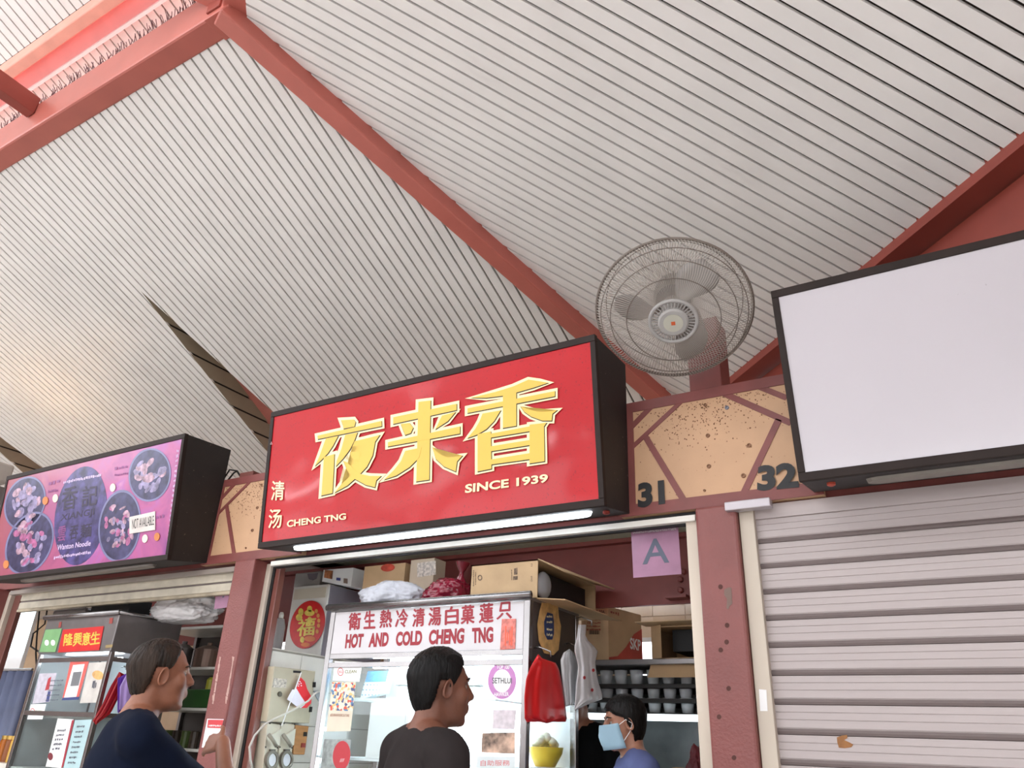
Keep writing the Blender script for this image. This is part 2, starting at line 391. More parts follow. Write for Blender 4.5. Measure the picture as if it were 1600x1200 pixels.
# far half of the hall roof, unseen, added to limit sky light
mb = MB()
mb.prism([(-13, -2.5, 5.2), (12, -2.5, 5.2), (12, -6.5, 3.6), (-13, -6.5, 3.6)], (0, 0, .04))
tag(mb.build('ceiling', STRIP), kind='structure')
mb = MB(); mb.prism([P2(0, -.15)+V3(0, 0, .3), P2(5, -.15)+V3(0, 0, .3), V3(9, -3.5, 4.4), V3(9, 5.3, 4.4), V3(-1.2, 5.3, 4.2)], (0, 0, .05))  # unseen cover slab beyond the eave, added to hold back sky light
tag(mb.build('ceiling', STRIP), kind='structure')
tag(MB().box(6, 6.2, -7, 5.3, 0, 4.4).build('wall_right', mat('light_block_wall', (120, 96, 88), .7, var=.2, vscale=1.2)), kind='structure')  # unseen wall, added to darken the right side
tag(MB().box(-14.2, -14, -6.5, 6, 0, 4.6).build('wall_left', mat('light_block_wall', (120, 96, 88), .7)), kind='structure')  # unseen wall, added to cut the light from the open left
tag(MB().box(-14, 9, -9.2, -9, 0, 2.0).build('wall_far', mat('light_block_wall', (120, 96, 88), .7)), kind='structure')  # unseen low wall, added to darken part of the sign's reflection

# ================================================================== FACADE
COLX = (-.896, -3.836, -6.776, 2.044)
def column(cx, label):
    t = thing('column', (cx, 3.24, 0), label, 'column', kind='structure')
    MB().box(cx-.09, cx+.09, 3.17, 3.35, 0, 2.40).build('column_shaft', MAROON, t, bevel=.012)
    return t
c31 = column(COLX[0], 'maroon painted steel column beside the grey roller shutter')
c30 = column(COLX[1], 'scuffed maroon column with a red card holder between two open stalls')
c29 = column(COLX[2], 'maroon column at the far side of the noodle stall')
c33 = column(COLX[3], 'maroon column at the far side of the roller shutter')
CHIP = mat('bare_paint_chip', (122, 100, 92), .8); RUST = mat('rust_spot', (84, 48, 42), .8)
k3 = crop(1040, 760, 2.727)
for q in [(234, 428), (260, 663), (235, 697), (269, 861), (262, 592), (292, 1156), (228, 982)]:
    p = k3(q)[0]; disc_q(p, 3.6, 4, onY(3.17), .0015, RUST, c31, 'rust_spot', n=10)
MB().prism([PY(p, 3.1695) for p in k3((250, 440), (268, 430), (280, 432), (284, 500), (272, 510), (268, 524), (260, 520), (262, 480), (250, 462))], (0, -.001, 0)).build('paint_chip', CHIP, c31)
k4 = crop(300, 820, 3.1556); SCUFF = mat('pale_scuff', (196, 160, 150), .8)
random.seed(3)
for i in range(26):
    side = i % 2; tt = (i//2)/13
    u = 140-38*tt if side == 0 else 205-38*tt; v = 660+230*tt
    p = k4((u, v))[0]; w = random.uniform(.6, 1.6); h = random.uniform(2, 4.5)
    MB().prism([PY((p[0]-w+random.uniform(-1, 1), p[1]-h), 3.1695), PY((p[0]+w, p[1]-h*.7), 3.1695), PY((p[0]+w-.8, p[1]+h), 3.1695), PY((p[0]-w-.8, p[1]+h*.8), 3.1695)], (0, -.0008, 0)).build('scuff', SCUFF, c30)
# column edge trims: guide rails
def rail(x0, x1, y0, y1, m, label, z1_=2.385):
    o = MB().box(x0, x1, y0, y1, 0, z1_).build('guide_rail', m, bevel=.003); return tag(o, label, 'guide rail', kind='structure')
xa = PY((1070.4, 804), 3.22).x
rail(xa, COLX[0]-.092, 3.22, 3.30, CREAMALU, 'cream guide rail on the open stall side of the maroon column')
r2 = rail(COLX[0]+.092, PY((1177, 802), 3.2).x, 3.2, 3.29, CREAMALU, 'cream guide rail holding the edge of the roller shutter')
pw = [PY(p, 3.2) for p in ((1188, 1111), (1199.5, 1111), (1197.5, 1078), (1186, 1077))]
sheet(pw, .002, WHITE, r2, 'white_sticker')
x0 = PY((411, 880), 3.27).x; x1_ = PY((424, 881), 3.27).x
rl = rail(x0, x1_, 3.27, 3.34, CREAMALU, 'cream guide rail beside the scuffed maroon column')
MB().box(x1_, x1_+.02, 3.29, 3.34, 0, 2.38).build('gap_strip', BLACK, rl)  # black strip standing in for the dark gap beside the rail
JAMB = mat('brown_gloss_jamb', (120, 74, 66), .2, var=.06, coat=.3)
jm = MB().box(x1_+.02, x1_+.06, 3.295, 3.34, 0, 2.40).build('door_jamb', JAMB, bevel=.004); tag(jm, 'glossy brown jamb at the dessert stall opening', 'jamb', kind='structure')
# stall 30 left side trims
xq = PY((41, 933), 3.34).x
rl2 = rail(xq-.17, xq-.095, 3.27, 3.34, CREAMALU, 'cream guide rail at the far side of the noodle stall')
jm2 = MB().box(xq-.09, xq, 3.30, 3.34, 0, 2.36).build('door_jamb', mat('brown_jamb_dull', (110, 66, 58), .4), bevel=.004); tag(jm2, 'brown jamb at the far side of the noodle stall opening', 'jamb', kind='structure')

# ---- fascia: beam behind the signs, painted panels over each column
fb = MB().box(-9, 4, 3.24, 3.30, 2.40, 2.965).build('fascia_beam', MAROON_T); tag(fb, 'maroon fascia beam running behind the sign boxes', 'beam', kind='structure')
kp = crop(930, 560, 4.445)
FP = 3.2
STR = [((640, 262), (250, 625), 34), ((425, 300), (250, 480), 42), ((352, 548), (630, 1010), 46), ((850, 225), (1360, 450), 44), ((1090, 180), (1330, 275), 40), ((1275, 425), (1010, 985), 46)]
def fascia_panel(dx, label, nums):
    t = thing('fascia_panel', (COLX[0]+dx, FP, 2.40), label, 'panel', kind='structure')
    X0, X1, Z0, Z1 = -1.345+dx, -.45+dx, 2.402, 2.972
    MB().box(X0, X1, FP, FP+.04, Z0, Z1).build('panel_board', TAN, t)
    for (a0, a1, b0, b1) in ((X0, X1, Z1-.05, Z1), (X0, X1, Z0, Z0+.055), (X0, X0+.075, Z0+.055, Z1-.05), (X1-.075, X1, Z0+.055, Z1-.05)):
        MB().box(a0, a1, FP-.006, FP, b0, b1).build('border_strip', MAROON_T, t)
    for a, b, w in STR:
        p, q = (PY(v, FP) for v in kp(a, b)); p.x += dx; q.x += dx
        d = (q-p).normalized(); sd = V3(-d.z, 0, d.x)*(w/4.445/F*3.3/2)
        MB().prism([p-sd, q-sd, q+sd, p+sd], (0, -.004, 0)).build('painted_stripe', MAROON_T, t)
    for c, r in (((783, 537), 15), ((790, 750), 15), ((1070, 605), 15), ((1030, 815), 16), ((765, 325), 13), ((915, 343), 15), ((760, 918), 9)):
        p = PY(kp(c)[0], FP); p.x += dx; rr = r/4.445/F*3.5
        m = mat('blue_grey_plug', (130, 130, 140), .6) if c == (915, 343) else mat('brown_plug', (140, 100, 72), .6)
        MB().lathe([(rr, 0), (rr*.95, .005), (rr*.6, .006), (rr*.55, .002)], (p.x, FP, p.z), (0, -1, 0), 14).build('plug', m, t)
    # grime near the top
    random.seed(11)
    g = MB()
    for i in range(420):
        u = random.gauss(.5, .22); v = abs(random.gauss(0, .28))
        if not (.1 < u < .92 and v < .9): continue
        p = V3(X0+u*(X1-X0), FP-.0005, Z1-.055-v*.4); r = random.uniform(.0012, .0042)
        g.prism([p+V3(r*math.cos(a)*random.uniform(.6, 1.3), 0, r*math.sin(a)) for a in (0, 1.2, 2.5, 3.7, 5)], (0, -.0008, 0))
    go = g.build('grime_specks', mat('grime', (128, 92, 68), .9), t); go['kind'] = 'stuff'
    for s_, q in nums: text_q(s_, [PY(p, FP-.006) for p in kp(*q)], INK, t, 'numeral', bold=.05)
    return t
p31 = fascia_panel(0, 'tan fascia panel with maroon stripes numbered 31 and 32 under the fan',
    [('31', ((297, 1042), (487, 1012), (478, 843), (297, 868))), ('32', ((1125, 925), (1418, 898), (1395, 718), (1128, 748)))])
p30 = fascia_panel(COLX[1]-COLX[0], 'tan fascia panel with maroon stripes between the pink and red signs', [])

# ---- lintels, soffit, inner beam of the stalls
lin_ = MB().box(COLX[1]+.2, COLX[0]-.1, 3.2, 3.23, 2.352, 2.378).build('trim_1', mat('white_angle', (225, 222, 214), .4)); tag(lin_, kind='structure')
l2 = MB().box(COLX[1]+.2, COLX[0]-.1, 3.23, 3.26, 2.345, 2.40).build('trim_2', BLACK); tag(l2, kind='structure')  # black strip drawn for the dark gap beneath the white angle
sof = MB().box(COLX[1]-.3, COLX[0]+.1, 3.30, 4.2, 2.56, 2.60).build('ceiling', mat('pale_green_soffit', (176, 184, 164), .5, var=.05)); tag(sof, kind='structure')
GREENB = mat('inner_red_beam', (128, 58, 52), .5, var=.06)
ib = thing('inner_beam', (-2.4, 4.19, 2.2), 'dark red steel beam with bolts inside the dessert stall', 'beam', kind='structure')
MB().box(-4.6, -.8, 4.17, 4.20, 2.175, 2.56).build('web', GREENB, ib)
MB().box(-4.6, -.8, 4.12, 4.25, 2.535, 2.56).build('top_flange', GREENB, ib)
kb = crop(730, 850, 3.4275)
for q in ((1143, 190), (1145, 248), (1160, 150)):
    p = PY(kb(q)[0], 4.17); MB().lathe([(.018, 0), (.018, .012), (.012, .018)], p, (0, -1, 0), 6).build('bolt', GREENB, ib)
p = PY(kb((1140, 292))[0], 4.17); MB().box(p.x-.06, p.x+.06, 4.09, 4.17, p.z-.008, p.z+.008).build('bracket', GREENB, ib)
tag(MB().box(-13, 6, 5.3, 5.4, 0, 3.5).build('wall_back', TILET), kind='structure')
# ================================================================== ROLLER SHUTTER (stall 32)
sh = thing('roller_shutter', (.6, 3.24, 0), 'closed grey metal roller shutter under the blank white sign', 'shutter')
SX0, SX1 = PY((1177, 802), 3.235).x-.01, COLX[3]-.1
zt = 2.335; SP = .104
prof = [(3.235, 0), (3.232, -.004), (3.232, -.024), (3.2345, -.025), (3.2345, -.0262), (3.232, -.0272), (3.232, -.050), (3.2345, -.051), (3.2345, -.0522), (3.232, -.0532), (3.232, -.078), (3.236, -.083), (3.25, -.083), (3.25, 0)]
zz = zt; nsl = 0; sl_me = None; sj_me = None
while zz > .06:
    if sl_me is None:
        b = MB(); n = len(prof)
        b.add([(SX0, y, z) for y, z in prof]+[(SX1, y, z) for y, z in prof], [tuple(range(n)), tuple(range(2*n-1, n-1, -1))]+[(i, (i+1) % n, n+(i+1) % n, n+i) for i in range(n)])
        sl_me = b.mesh('shutter_slat'); sl_me.materials.append(SHUT)
        b = MB(); b.tube([(SX0, 3.2435, -.0925), (SX1, 3.2435, -.0925)], .0125, 8); sj_me = b.mesh('slat_joint'); sj_me.materials.append(SHUT_J)
    for me, nm in ((sl_me, 'shutter_slat'), (sj_me, 'slat_joint')):
        o = bpy.data.objects.new(nm, me); COL.objects.link(o); o.location = (0, 0, zz); o.parent = sh; o.matrix_parent_inverse = Matrix.Translation(-sh.location)
    zz -= SP; nsl += 1
MB().box(SX0, SX1, 3.225, 3.25, zt, zt+.06).build('head_slat', SHUT, sh)
MB().box(SX0, SX1, 3.225, 3.255, 0, zz+.022).build('bottom_bar', SHUT_J, sh)
k8 = crop(1120, 700, 2.4)
res = MB().prism([PY(p, 3.2315) for p in k8((450, 1085), (470, 1078), (488, 1076), (490, 1088), (478, 1095), (500, 1105), (512, 1112), (505, 1122), (480, 1126), (458, 1124), (452, 1105))], (0, -.001, 0)).build('sticker_residue', mat('brown_residue', (156, 108, 66), .8, var=.15, vscale=30), sh)
hd = MB().box(COLX[0]+.05, COLX[0]+.24, 3.14, 3.19, 2.362, 2.40).build('trim_3', mat('bright_alu_bar', (196, 190, 196), .3, metal=.5), bevel=.004); tag(hd, kind='structure')
# ================================================================== STALL 30 : rolled-up shutter edge
s30 = thing('rolled_shutter', (-5.2, 3.26, 2.3), 'cream roller shutter rolled up over the noodle stall', 'shutter')
CREAMS = mat('cream_shutter_slat', (198, 190, 172), .5, var=.1, vscale=8)
ks = crop(0, 900, 4)
a, b = PY((45, 935), 3.26), PY((342, 899), 3.26)
X0s, X1s = -6.45, -3.94
MB().box(X0s, X1s, 3.255, 3.275, 2.298, 2.352).build('shutter_slat', CREAMS, s30, bevel=.003)
MB().box(X0s, X1s, 3.262, 3.28, 2.288, 2.297).build('slat_joint', SHUT_J, s30)
MB().box(X0s, X1s, 3.255, 3.275, 2.236, 2.286).build('shutter_slat', CREAMS, s30, bevel=.003)
MB().box(X0s, X1s, 3.25, 3.285, 2.214, 2.235).build('bottom_bar', mat('dirty_cream_bar', (172, 160, 138), .6, var=.15, vscale=10), s30, bevel=.004)
tag(MB().box(X0s-.1, X1s+.02, 3.21, 3.24, 2.345, 2.375).build('trim_4', mat('grey_angle', (150, 140, 132), .4)), kind='structure')
# ================================================================== SIGN BOXES
SO = V3(0, 2.82, 3.165); SN = V3(0, -.79, -.085).normalized()
def SPf(lift=0): return lambda p: PN(p, SO+SN*lift, SN)
def sy(z): return 2.82+(3.165-z)*.085/.79
def sign_box(name, x0, x1, label, face_m, frame=.034):
    t = thing(name, ((x0+x1)/2, 3.2, 2.4), label, 'sign')
    zt_, zb_ = 3.178, 2.372
    a = [(sy(zb_)+.012, zb_), (sy(zt_)+.012, zt_), (3.198, 3.192), (3.198, 2.414)]
    n = 4
    MB().add([(x0+.004, y, z) for y, z in a]+[(x1-.004, y, z) for y, z in a], [(0, 1, 2, 3), (7, 6, 5, 4)]+[(i, (i+1) % 4, 4+(i+1) % 4, 4+i) for i in range(4)]).build('sign_case', DARKBOX, t, bevel=.003)
    def bar(xa, xb, za, zb):
        q = [V3(xa, sy(za), za), V3(xb, sy(za), za), V3(xb, sy(zb), zb), V3(xa, sy(zb), zb)]
        MB().prism(q, -SN*.03).build('frame_bar', DARKFRAME, t, bevel=.003)
    bar(x0, x1, zt_-frame, zt_); bar(x0, x1, zb_, zb_+frame); bar(x0, x0+frame*.8, zb_+frame, zt_-frame); bar(x1-frame*.8, x1, zb_+frame, zt_-frame)
    xa, xb, za, zb = x0+frame*.8, x1-frame*.8, zb_+frame, zt_-frame
    f = MB().prism([V3(xa, sy(za), za)-SN*.006, V3(xb, sy(za), za)-SN*.006, V3(xb, sy(zb), zb)-SN*.006, V3(xa, sy(zb), zb)-SN*.006], -SN*.004).build('sign_face', face_m, t)
    return t, f
def sign_lens(t, x0, x1, m, yc=3.0, r=.032):
    b = MB(); n = 9; z = 2.372+(yc-2.9)*.14
    ring_ = []
    L = [(x0+r*2, math.pi/2, 3*math.pi/2), (x1-r*2, -math.pi/2, math.pi/2)]
    for cx, a0, a1 in L:
        for i in range(n): a = a0+(a1-a0)*i/(n-1); ring_.append((cx+2*r*math.cos(a), yc+r*1.15*math.sin(a)))
    k = len(ring_)
    vs = [(x, y, z+.004) for x, y in ring_]+[(x+(x0+x1-2*x)*.004, yc+(y-yc)*.75, z-.018) for x, y in ring_]
    b.add(vs, [tuple(range(k)), tuple(range(2*k-1, k-1, -1))]+[(i, (i+1) % k, k+(i+1) % k, k+i) for i in range(k)])
    return b.build('light_lens', m, t)

def red_face():
    m = mat('red_sign_vinyl', (184, 14, 28), .5, var=.05, vscale=2, spec=.25, speck=((150, 16, 30), 90, .63))
    nt = m.node_tree; b = nt.nodes['Principled BSDF']; b.inputs['Coat Weight'].default_value = .4; b.inputs['Coat Roughness'].default_value = .1
    n = nt.nodes.new('ShaderNodeTexNoise'); n.inputs['Scale'].default_value = 2.2; n.inputs['Detail'].default_value = 1
    tc = nt.nodes.new('ShaderNodeTexCoord'); nt.links.new(tc.outputs['Object'], n.inputs[0])
    bp = nt.nodes.new('ShaderNodeBump'); bp.inputs['Strength'].default_value = .35; bp.inputs['Distance'].default_value = .06
    nt.links.new(n.outputs[0], bp.inputs['Height']); nt.links.new(bp.outputs[0], b.inputs['Coat Normal']); nt.links.new(bp.outputs[0], b.inputs['Normal'])
    return m
XL, XR = -3.432, -1.297; SL = XR-XL
s31, f31 = sign_box('stall_sign', XL, XR, 'large red lightbox sign with gold characters over the dessert stall', red_face())
lens31 = sign_lens(s31, -3.24, -1.40, LAMPW)
MB().lathe([(.016, 0), (.016, .01), (.008, .014)], (-1.345, 3.03, 2.386), (0, 0, -1), 12).build('red_cap', mat('dull_red_cap', (150, 60, 50), .5), s31)
# gold characters traced stroke by stroke, each on a cream outline
ka = crop(470, 570, 5.217); kb6 = crop(400, 520, 2.6667); kc = crop(690, 560, 5.714)
GLY = [
 (ka, [[(330, 452), (432, 446), (447, 466), (438, 503), (350, 520), (343, 488)],
       [(137, 578), (658, 458), (660, 500), (140, 606)],
       [(205, 600), (305, 580), (262, 662), (222, 720), (170, 775), (116, 824), (150, 752)],
       [(188, 752), (274, 728), (268, 880), (258, 1046), (168, 1066), (180, 900)],
       [(362, 572), (462, 552), (440, 612), (400, 692), (345, 765), (288, 826), (292, 786), (330, 690)],
       [(440, 622), (520, 604), (598, 584), (645, 572), (606, 628), (586, 740), (540, 830), (470, 905), (380, 985), (276, 1042), (330, 975), (410, 900), (475, 815), (505, 720), (508, 648), (420, 668)],
       [(402, 712), (445, 706), (490, 716), (478, 762), (440, 778), (412, 752)],
       [(346, 782), (384, 800), (430, 850), (485, 890), (560, 906), (655, 906), (616, 942), (604, 998), (530, 980), (440, 930), (385, 870)]]),
 (kb6, [[(572, 352), (836, 296), (836, 322), (572, 380)],
        [(677, 288), (728, 282), (722, 612), (668, 620)],
        [(604, 380), (640, 376), (655, 396), (645, 418), (622, 426), (612, 402)],
        [(775, 345), (832, 330), (800, 368), (748, 402)],
        [(550, 456), (850, 390), (850, 420), (550, 474)],
        [(622, 492), (690, 478), (680, 520), (640, 560), (585, 595), (534, 612), (575, 572), (604, 535)],
        [(735, 478), (765, 506), (800, 520), (860, 512), (838, 536), (832, 578), (785, 558), (750, 526)]]),
 (kc, [[(262, 352), (480, 300), (640, 250), (775, 190), (880, 205), (952, 218), (820, 262), (680, 302), (540, 335), (400, 352)],
       [(232, 446), (1012, 292), (1012, 338), (232, 488)],
       [(548, 300), (668, 285), (668, 602), (548, 622)],
       [(366, 492), (528, 464), (470, 560), (400, 632), (320, 680), (232, 712), (300, 630), (340, 560)],
       [(706, 430), (770, 452), (860, 476), (950, 474), (1032, 462), (990, 494), (984, 556), (900, 556), (800, 520), (740, 478)],
       [(322, 676), (440, 652), (446, 985), (322, 1010)],
       [(786, 592), (938, 574), (914, 608), (920, 918), (786, 938)],
       [(440, 672), (790, 606), (790, 650), (440, 708)],
       [(440, 785), (790, 728), (790, 774), (440, 830)],
       [(440, 902), (790, 846), (790, 900), (440, 948)]])]
def offset_poly(P, e, c):
    n = len(P); out = []
    area = sum(P[i][0]*P[(i+1) % n][1]-P[(i+1) % n][0]*P[i][1] for i in range(n)); sg = 1 if area > 0 else -1
    for i in range(n):
        a, b, d = Vector(P[i-1]), Vector(P[i]), Vector(P[(i+1) % n])
        e1 = (b-a).normalized(); e2 = (d-b).normalized(); n1 = Vector((e1.y, -e1.x))*sg; n2 = Vector((e2.y, -e2.x))*sg
        m = (n1+n2); L = m.length
        m = m/L if L > 1e-6 else n1
        k = e/max(.45, m.dot(n1)); out.append(tuple(b+m*k))
    return out
def ngon_plate(P3, off, name, m, parent):
    me = bpy.data.meshes.new(name); bm = bmesh.new()
    f = bm.faces.new([bm.verts.new(p) for p in P3]); bmesh.ops.triangulate(bm, faces=[f]); r = bmesh.ops.extrude_face_region(bm, geom=bm.faces[:])
    bmesh.ops.translate(bm, verts=[v for v in r['geom'] if isinstance(v, bmesh.types.BMVert)], vec=off)
    bmesh.ops.recalc_face_normals(bm, faces=bm.faces); bm.to_mesh(me); bm.free()
    return finish(name, me, m, parent)
for cr, strokes in GLY:
    ch = thing('character', SPf()(cr(strokes[0][0])[0])); attach(ch, s31)
    for si, st in enumerate(strokes):
        P = cr(*st)
        ngon_plate([SPf(.0002+.00003*si)(p) for p in offset_poly(P, 4.2, None)], SN*.0006, 'outline_stroke', CREAMP, ch)
        ngon_plate([SPf(.0012+.00003*si)(p) for p in offset_poly([(a+.5, b+.9) for a, b in P], .6, None)], SN*.0004, 'shadow_stroke', INK, ch)
        ngon_plate([SPf(.0020+.0002*si)(p) for p in P], SN*.0008, 'gold_stroke', GOLD, ch)
kd = crop(400, 730, 9.23)
def stext(s_, q, m, cr, par, bold=.02, nm='lettering', lift=.0008): return text_q(s_, [SPf(lift)(p) for p in cr(*q)], m, par, nm, bold, 0)
stext('清', ((215, 480), (400, 470), (410, 205), (232, 195)), CREAMP, kd, s31, .02)
stext('汤', ((175, 885), (365, 870), (372, 605), (195, 610)), CREAMP, kd, s31, .02)
stext('CHENG TNG', ((445, 868), (1298, 752), (1298, 662), (448, 768)), CREAMP, kd, s31, .025)
stext('SINCE 1939', ((208, 1205), (950, 1105), (948, 1030), (212, 1125)), CREAMP, kc, s31, .03)
stext('△', ((666, 78), (686, 78), (684, 54), (670, 54)), mat('pale_pink_print', (240, 200, 200), .5), crop(300, 680, 5.456), s31, .01)

# ---- sign 30: pink noodle sign
def swirl_face():
    m = mat('pink_photo_print', (206, 116, 170), .3, var=.02, coat=.15); nt = m.node_tree; b = nt.nodes['Principled BSDF']
    tc = nt.nodes.new('ShaderNodeTexCoord'); n = nt.nodes.new('ShaderNodeTexNoise'); n.inputs['Scale'].default_value = 3.2; n.inputs['Detail'].default_value = 6; n.inputs['Distortion'].default_value = .8
    nt.links.new(tc.outputs['Object'], n.inputs[0]); r = nt.nodes.new('ShaderNodeValToRGB'); e = r.color_ramp.elements
    e[0].position = .28; e[0].color = lin((132, 70, 134)); e[1].position = .75; e[1].color = lin((206, 142, 172))
    x = e.new(.5); x.color = lin((178, 92, 142)); x = e.new(.62); x.color = lin((168, 98, 164))
    nt.links.new(n.outputs[0], r.inputs[0])
    sx = nt.nodes.new('ShaderNodeSeparateXYZ'); nt.links.new(tc.outputs['Object'], sx.inputs[0]); mr = nt.nodes.new('ShaderNodeMapRange'); mr.inputs[1].default_value = -4.9; mr.inputs[2].default_value = -6.4; nt.links.new(sx.outputs[0], mr.inputs[0])
    mx = nt.nodes.new('ShaderNodeMix'); mx.data_type = 'RGBA'; nt.links.new(mr.outputs[0], mx.inputs[0]); nt.links.new(r.outputs[0], mx.inputs[6]); mx.inputs[7].default_value = lin((158, 84, 92)); nt.links.new(mx.outputs[2], b.inputs['Base Color']); return m
X30 = XL-.79
s30s, f30 = sign_box('stall_sign', X30-SL, X30, 'pink and purple noodle stall sign printed with bowls', swirl_face())
sign_lens(s30s, X30-SL+.35, X30-.25, mat('unlit_grey_lens', (120, 112, 106), .3))
PURP = mat('indigo_print', (76, 68, 122), .3, var=.35, vscale=14); BOWLM = mat('bowl_print', (66, 64, 100), .3, var=.3, vscale=16)
RIMP = mat('pale_blue_rim_print', (118, 120, 158), .3, var=.1)
FOOD = [mat('dumpling_print', (150, 140, 176), .3, var=.3, vscale=22), mat('char_siew_print', (178, 104, 148), .3, var=.3, vscale=22), mat('noodle_print', (186, 152, 170), .3, var=.35, vscale=26)]
CLIPX0, CLIPX1 = X30-SL+.03, X30-.03
def SC_(l):
    def g(p):
        v = PN(p, SO+SN*l, SN)
        if v.x < CLIPX0: v.x = CLIPX0
        if v.x > CLIPX1: v.x = CLIPX1
        z = min(max(v.z, 2.41), 3.14)
        if z != v.z: v = V3(v.x, sy(z), z)+SN*l
        return v
    return g
disc_q((126, 806), 40, 78, SC_(-.005), .0004, PURP, s30s, 'printed_glow', rot=.15, n=40)
random.seed(5)
for i, (c, rx, ry, ro) in enumerate((((39, 786), 31, 43, .35), ((46, 849), 35, 52, .42), ((187, 822), 33, 57, .12), ((234, 742), 33, 42, .15))):
    bw = disc_q(c, rx, ry, SC_(-.005), .0007, BOWLM, s30s, 'printed_bowl', rot=ro, n=40)
    disc_q(c, rx, ry, SC_(-.0042), .0002, RIMP, bw, 'printed_rim', rot=ro, n=40, inner=.93)
    for j in range(34 if i != 2 else 46):
        a = random.uniform(0, 6.28); rr = math.sqrt(random.random())*.74
        cc = (c[0]+rr*rx*math.cos(a)*.9, c[1]+rr*ry*math.sin(a)*.85)
        disc_q(cc, random.uniform(2.5, 5.5) if i != 2 else random.uniform(1.5, 4), random.uniform(4, 9) if i != 2 else random.uniform(3, 7), SC_(-.0042+.00002*j), .0002, FOOD[(i+j) % 3 if i in (1, 2) else (0 if j % 3 else 2)], bw, 'printed_food', rot=random.uniform(-.2, 1.1), n=12)
k2c = crop(0, 660, 4); DKP = mat('dark_indigo_ink', (44, 34, 62), .4); PALEP = mat('pale_lilac_ink', (206, 186, 220), .4); MAUVE = mat('mauve_ink', (136, 70, 128), .4)
def s30t(s_, q, m, bold=.02): return text_q(s_, [SC_(-.0035)(p) for p in k2c(*q)], m, s30s, 'lettering', bold, 0)
s30t('香', ((380, 555), (478, 535), (488, 395), (395, 405)), DKP); s30t('記', ((508, 530), (605, 515), (612, 390), (520, 400)), DKP)
s30t('XIANGJI', ((372, 630), (585, 590), (592, 535), (385, 575)), DKP)
s30t('雲', ((358, 745), (408, 738), (412, 645), (366, 655)), MAUVE); s30t('吞', ((432, 735), (485, 725), (490, 640), (440, 650)), DKP); s30t('麵', ((500, 730), (570, 712), (575, 625), (508, 640)), DKP)
s30t('Wanton Noodle', ((355, 800), (565, 770), (570, 738), (360, 765)), PALEP)
def s30m(q, m, n): return marks([SC_(-.0035)(p) for p in k2c(*q)], m, s30s, n)
for q in (((395, 388), (635, 338), (635, 318), (398, 365)), ((335, 858), (570, 822), (570, 798), (338, 835))): s30m(q, PALEP, 22)
for i in range(22):
    v = 165+i*31; w = 1118-i*3.2
    s30m(((w-14, v+26), (w, v+23), (w, v), (w-14, v+3)), PALEP, 2)
for q, n in ((((715, 300), (800, 285), (800, 265), (715, 280)), 4), (((715, 340), (800, 325), (800, 308), (715, 322)), 8), (((300, 395), (375, 380), (378, 355), (303, 368)), 3), (((298, 445), (365, 432), (365, 412), (300, 424)), 6), (((975, 605), (1030, 595), (1030, 570), (975, 580)), 3)): s30m(q, MAUVE, n)
for c, m in (((707, 408), 0), ((285, 490), 1), ((348, 475), 0), ((908, 727), 0), ((983, 715), 1), ((40, 888), 1)):
    p = k2c(c)[0]; o = disc_q(p, 4.2, 6.5, SC_(-.004), .004, mat('cream_price_dot', (226, 214, 196), .5) if m == 0 else mat('orange_price_dot', (206, 126, 66), .5), None, 'price_sticker', rot=.15, n=16)
    attach(o, s30s)
na = ngon_plate([SC_(-.003)(p) for p in k2c((812, 592), (972, 556), (972, 672), (812, 697))], SN*.004, 'paper_label', mat('silvery_paper', (214, 206, 200), .3, var=.06, bump=.3, bscale=30), s30s)
text_q('NOT AVAILABLE', [SC_(.002)(p) for p in k2c((826, 668), (962, 640), (962, 582), (826, 606))], INK, na, 'lettering', .0, 0)

# ---- sign 32: blank white sign
WF = mat('blank_white_acrylic', (188, 183, 189), .25, var=.02, vscale=1.5, coat=.3, speck=((160, 152, 156), 30, .76))
X32 = XR+.805
s32, f32 = sign_box('stall_sign', X32, X32+SL, 'blank white lightbox sign above the closed shutter', WF)
sign_lens(s32, X32+.22, X32+SL-.2, mat('dusty_grey_lens', (136, 130, 122), .35), yc=3.02)
MB().lathe([(.016, 0), (.016, .01), (.008, .014)], (X32+.1, 3.0, 2.384), (0, 0, -1), 12).build('red_cap', mat('orange_red_cap', (190, 80, 60), .5), s32)
# unseen lamps added behind the camera so the glossy sign mirrors streaks
for i in range(3):
    hx = -9.6+i*2.0; hl = thing('added_streak_lamp', (hx+.75, -3, 3.83), 'unseen fluorescent batten on rods, added for streaks in the red sign', 'lamp', 'added battens mirrored in the red sign')
    MB().tube([(hx, -3, 3.80), (hx+1.5, -3, 3.80)], .02, 10).build('tube', mat('streak_tube', (255, 255, 255), .5, emit=(245, 248, 255), estr=20), hl); MB().box(hx-.03, hx+1.53, -3.04, -2.96, 3.825, 3.88).build('batten', WHITE, hl)
    for a_ in (.3, 1.2): MB().tube([(hx+a_, -3, 3.88), (hx+a_, -3, 5.01)], .006, 6).build('rod', STEEL_D, hl)
# loose cables on top of the fascia between the signs
cb = MB()
for a in ((0, .03), (.05, .0)):
    p0 = PY((352, 752), 3.22); cb.tube([p0+V3(-.05+a[0], 0, -.02), p0+V3(.02+a[0], 0, .05+a[1]), p0+V3(.1, 0, .06), p0+V3(.17, 0, -.01)], .006, 6)
co = cb.build('cable', BLACK, smooth=True); tag(co, 'black cables looping up beside the pink sign', 'cable')
jb = MB().box(-4.10, -3.97, 3.21, 3.27, 2.972, 3.01).build('junction_block', mat('red_brown_block', (112, 62, 54), .6), bevel=.004); tag(jb, 'red brown block on top of the fascia by the red sign', 'block')
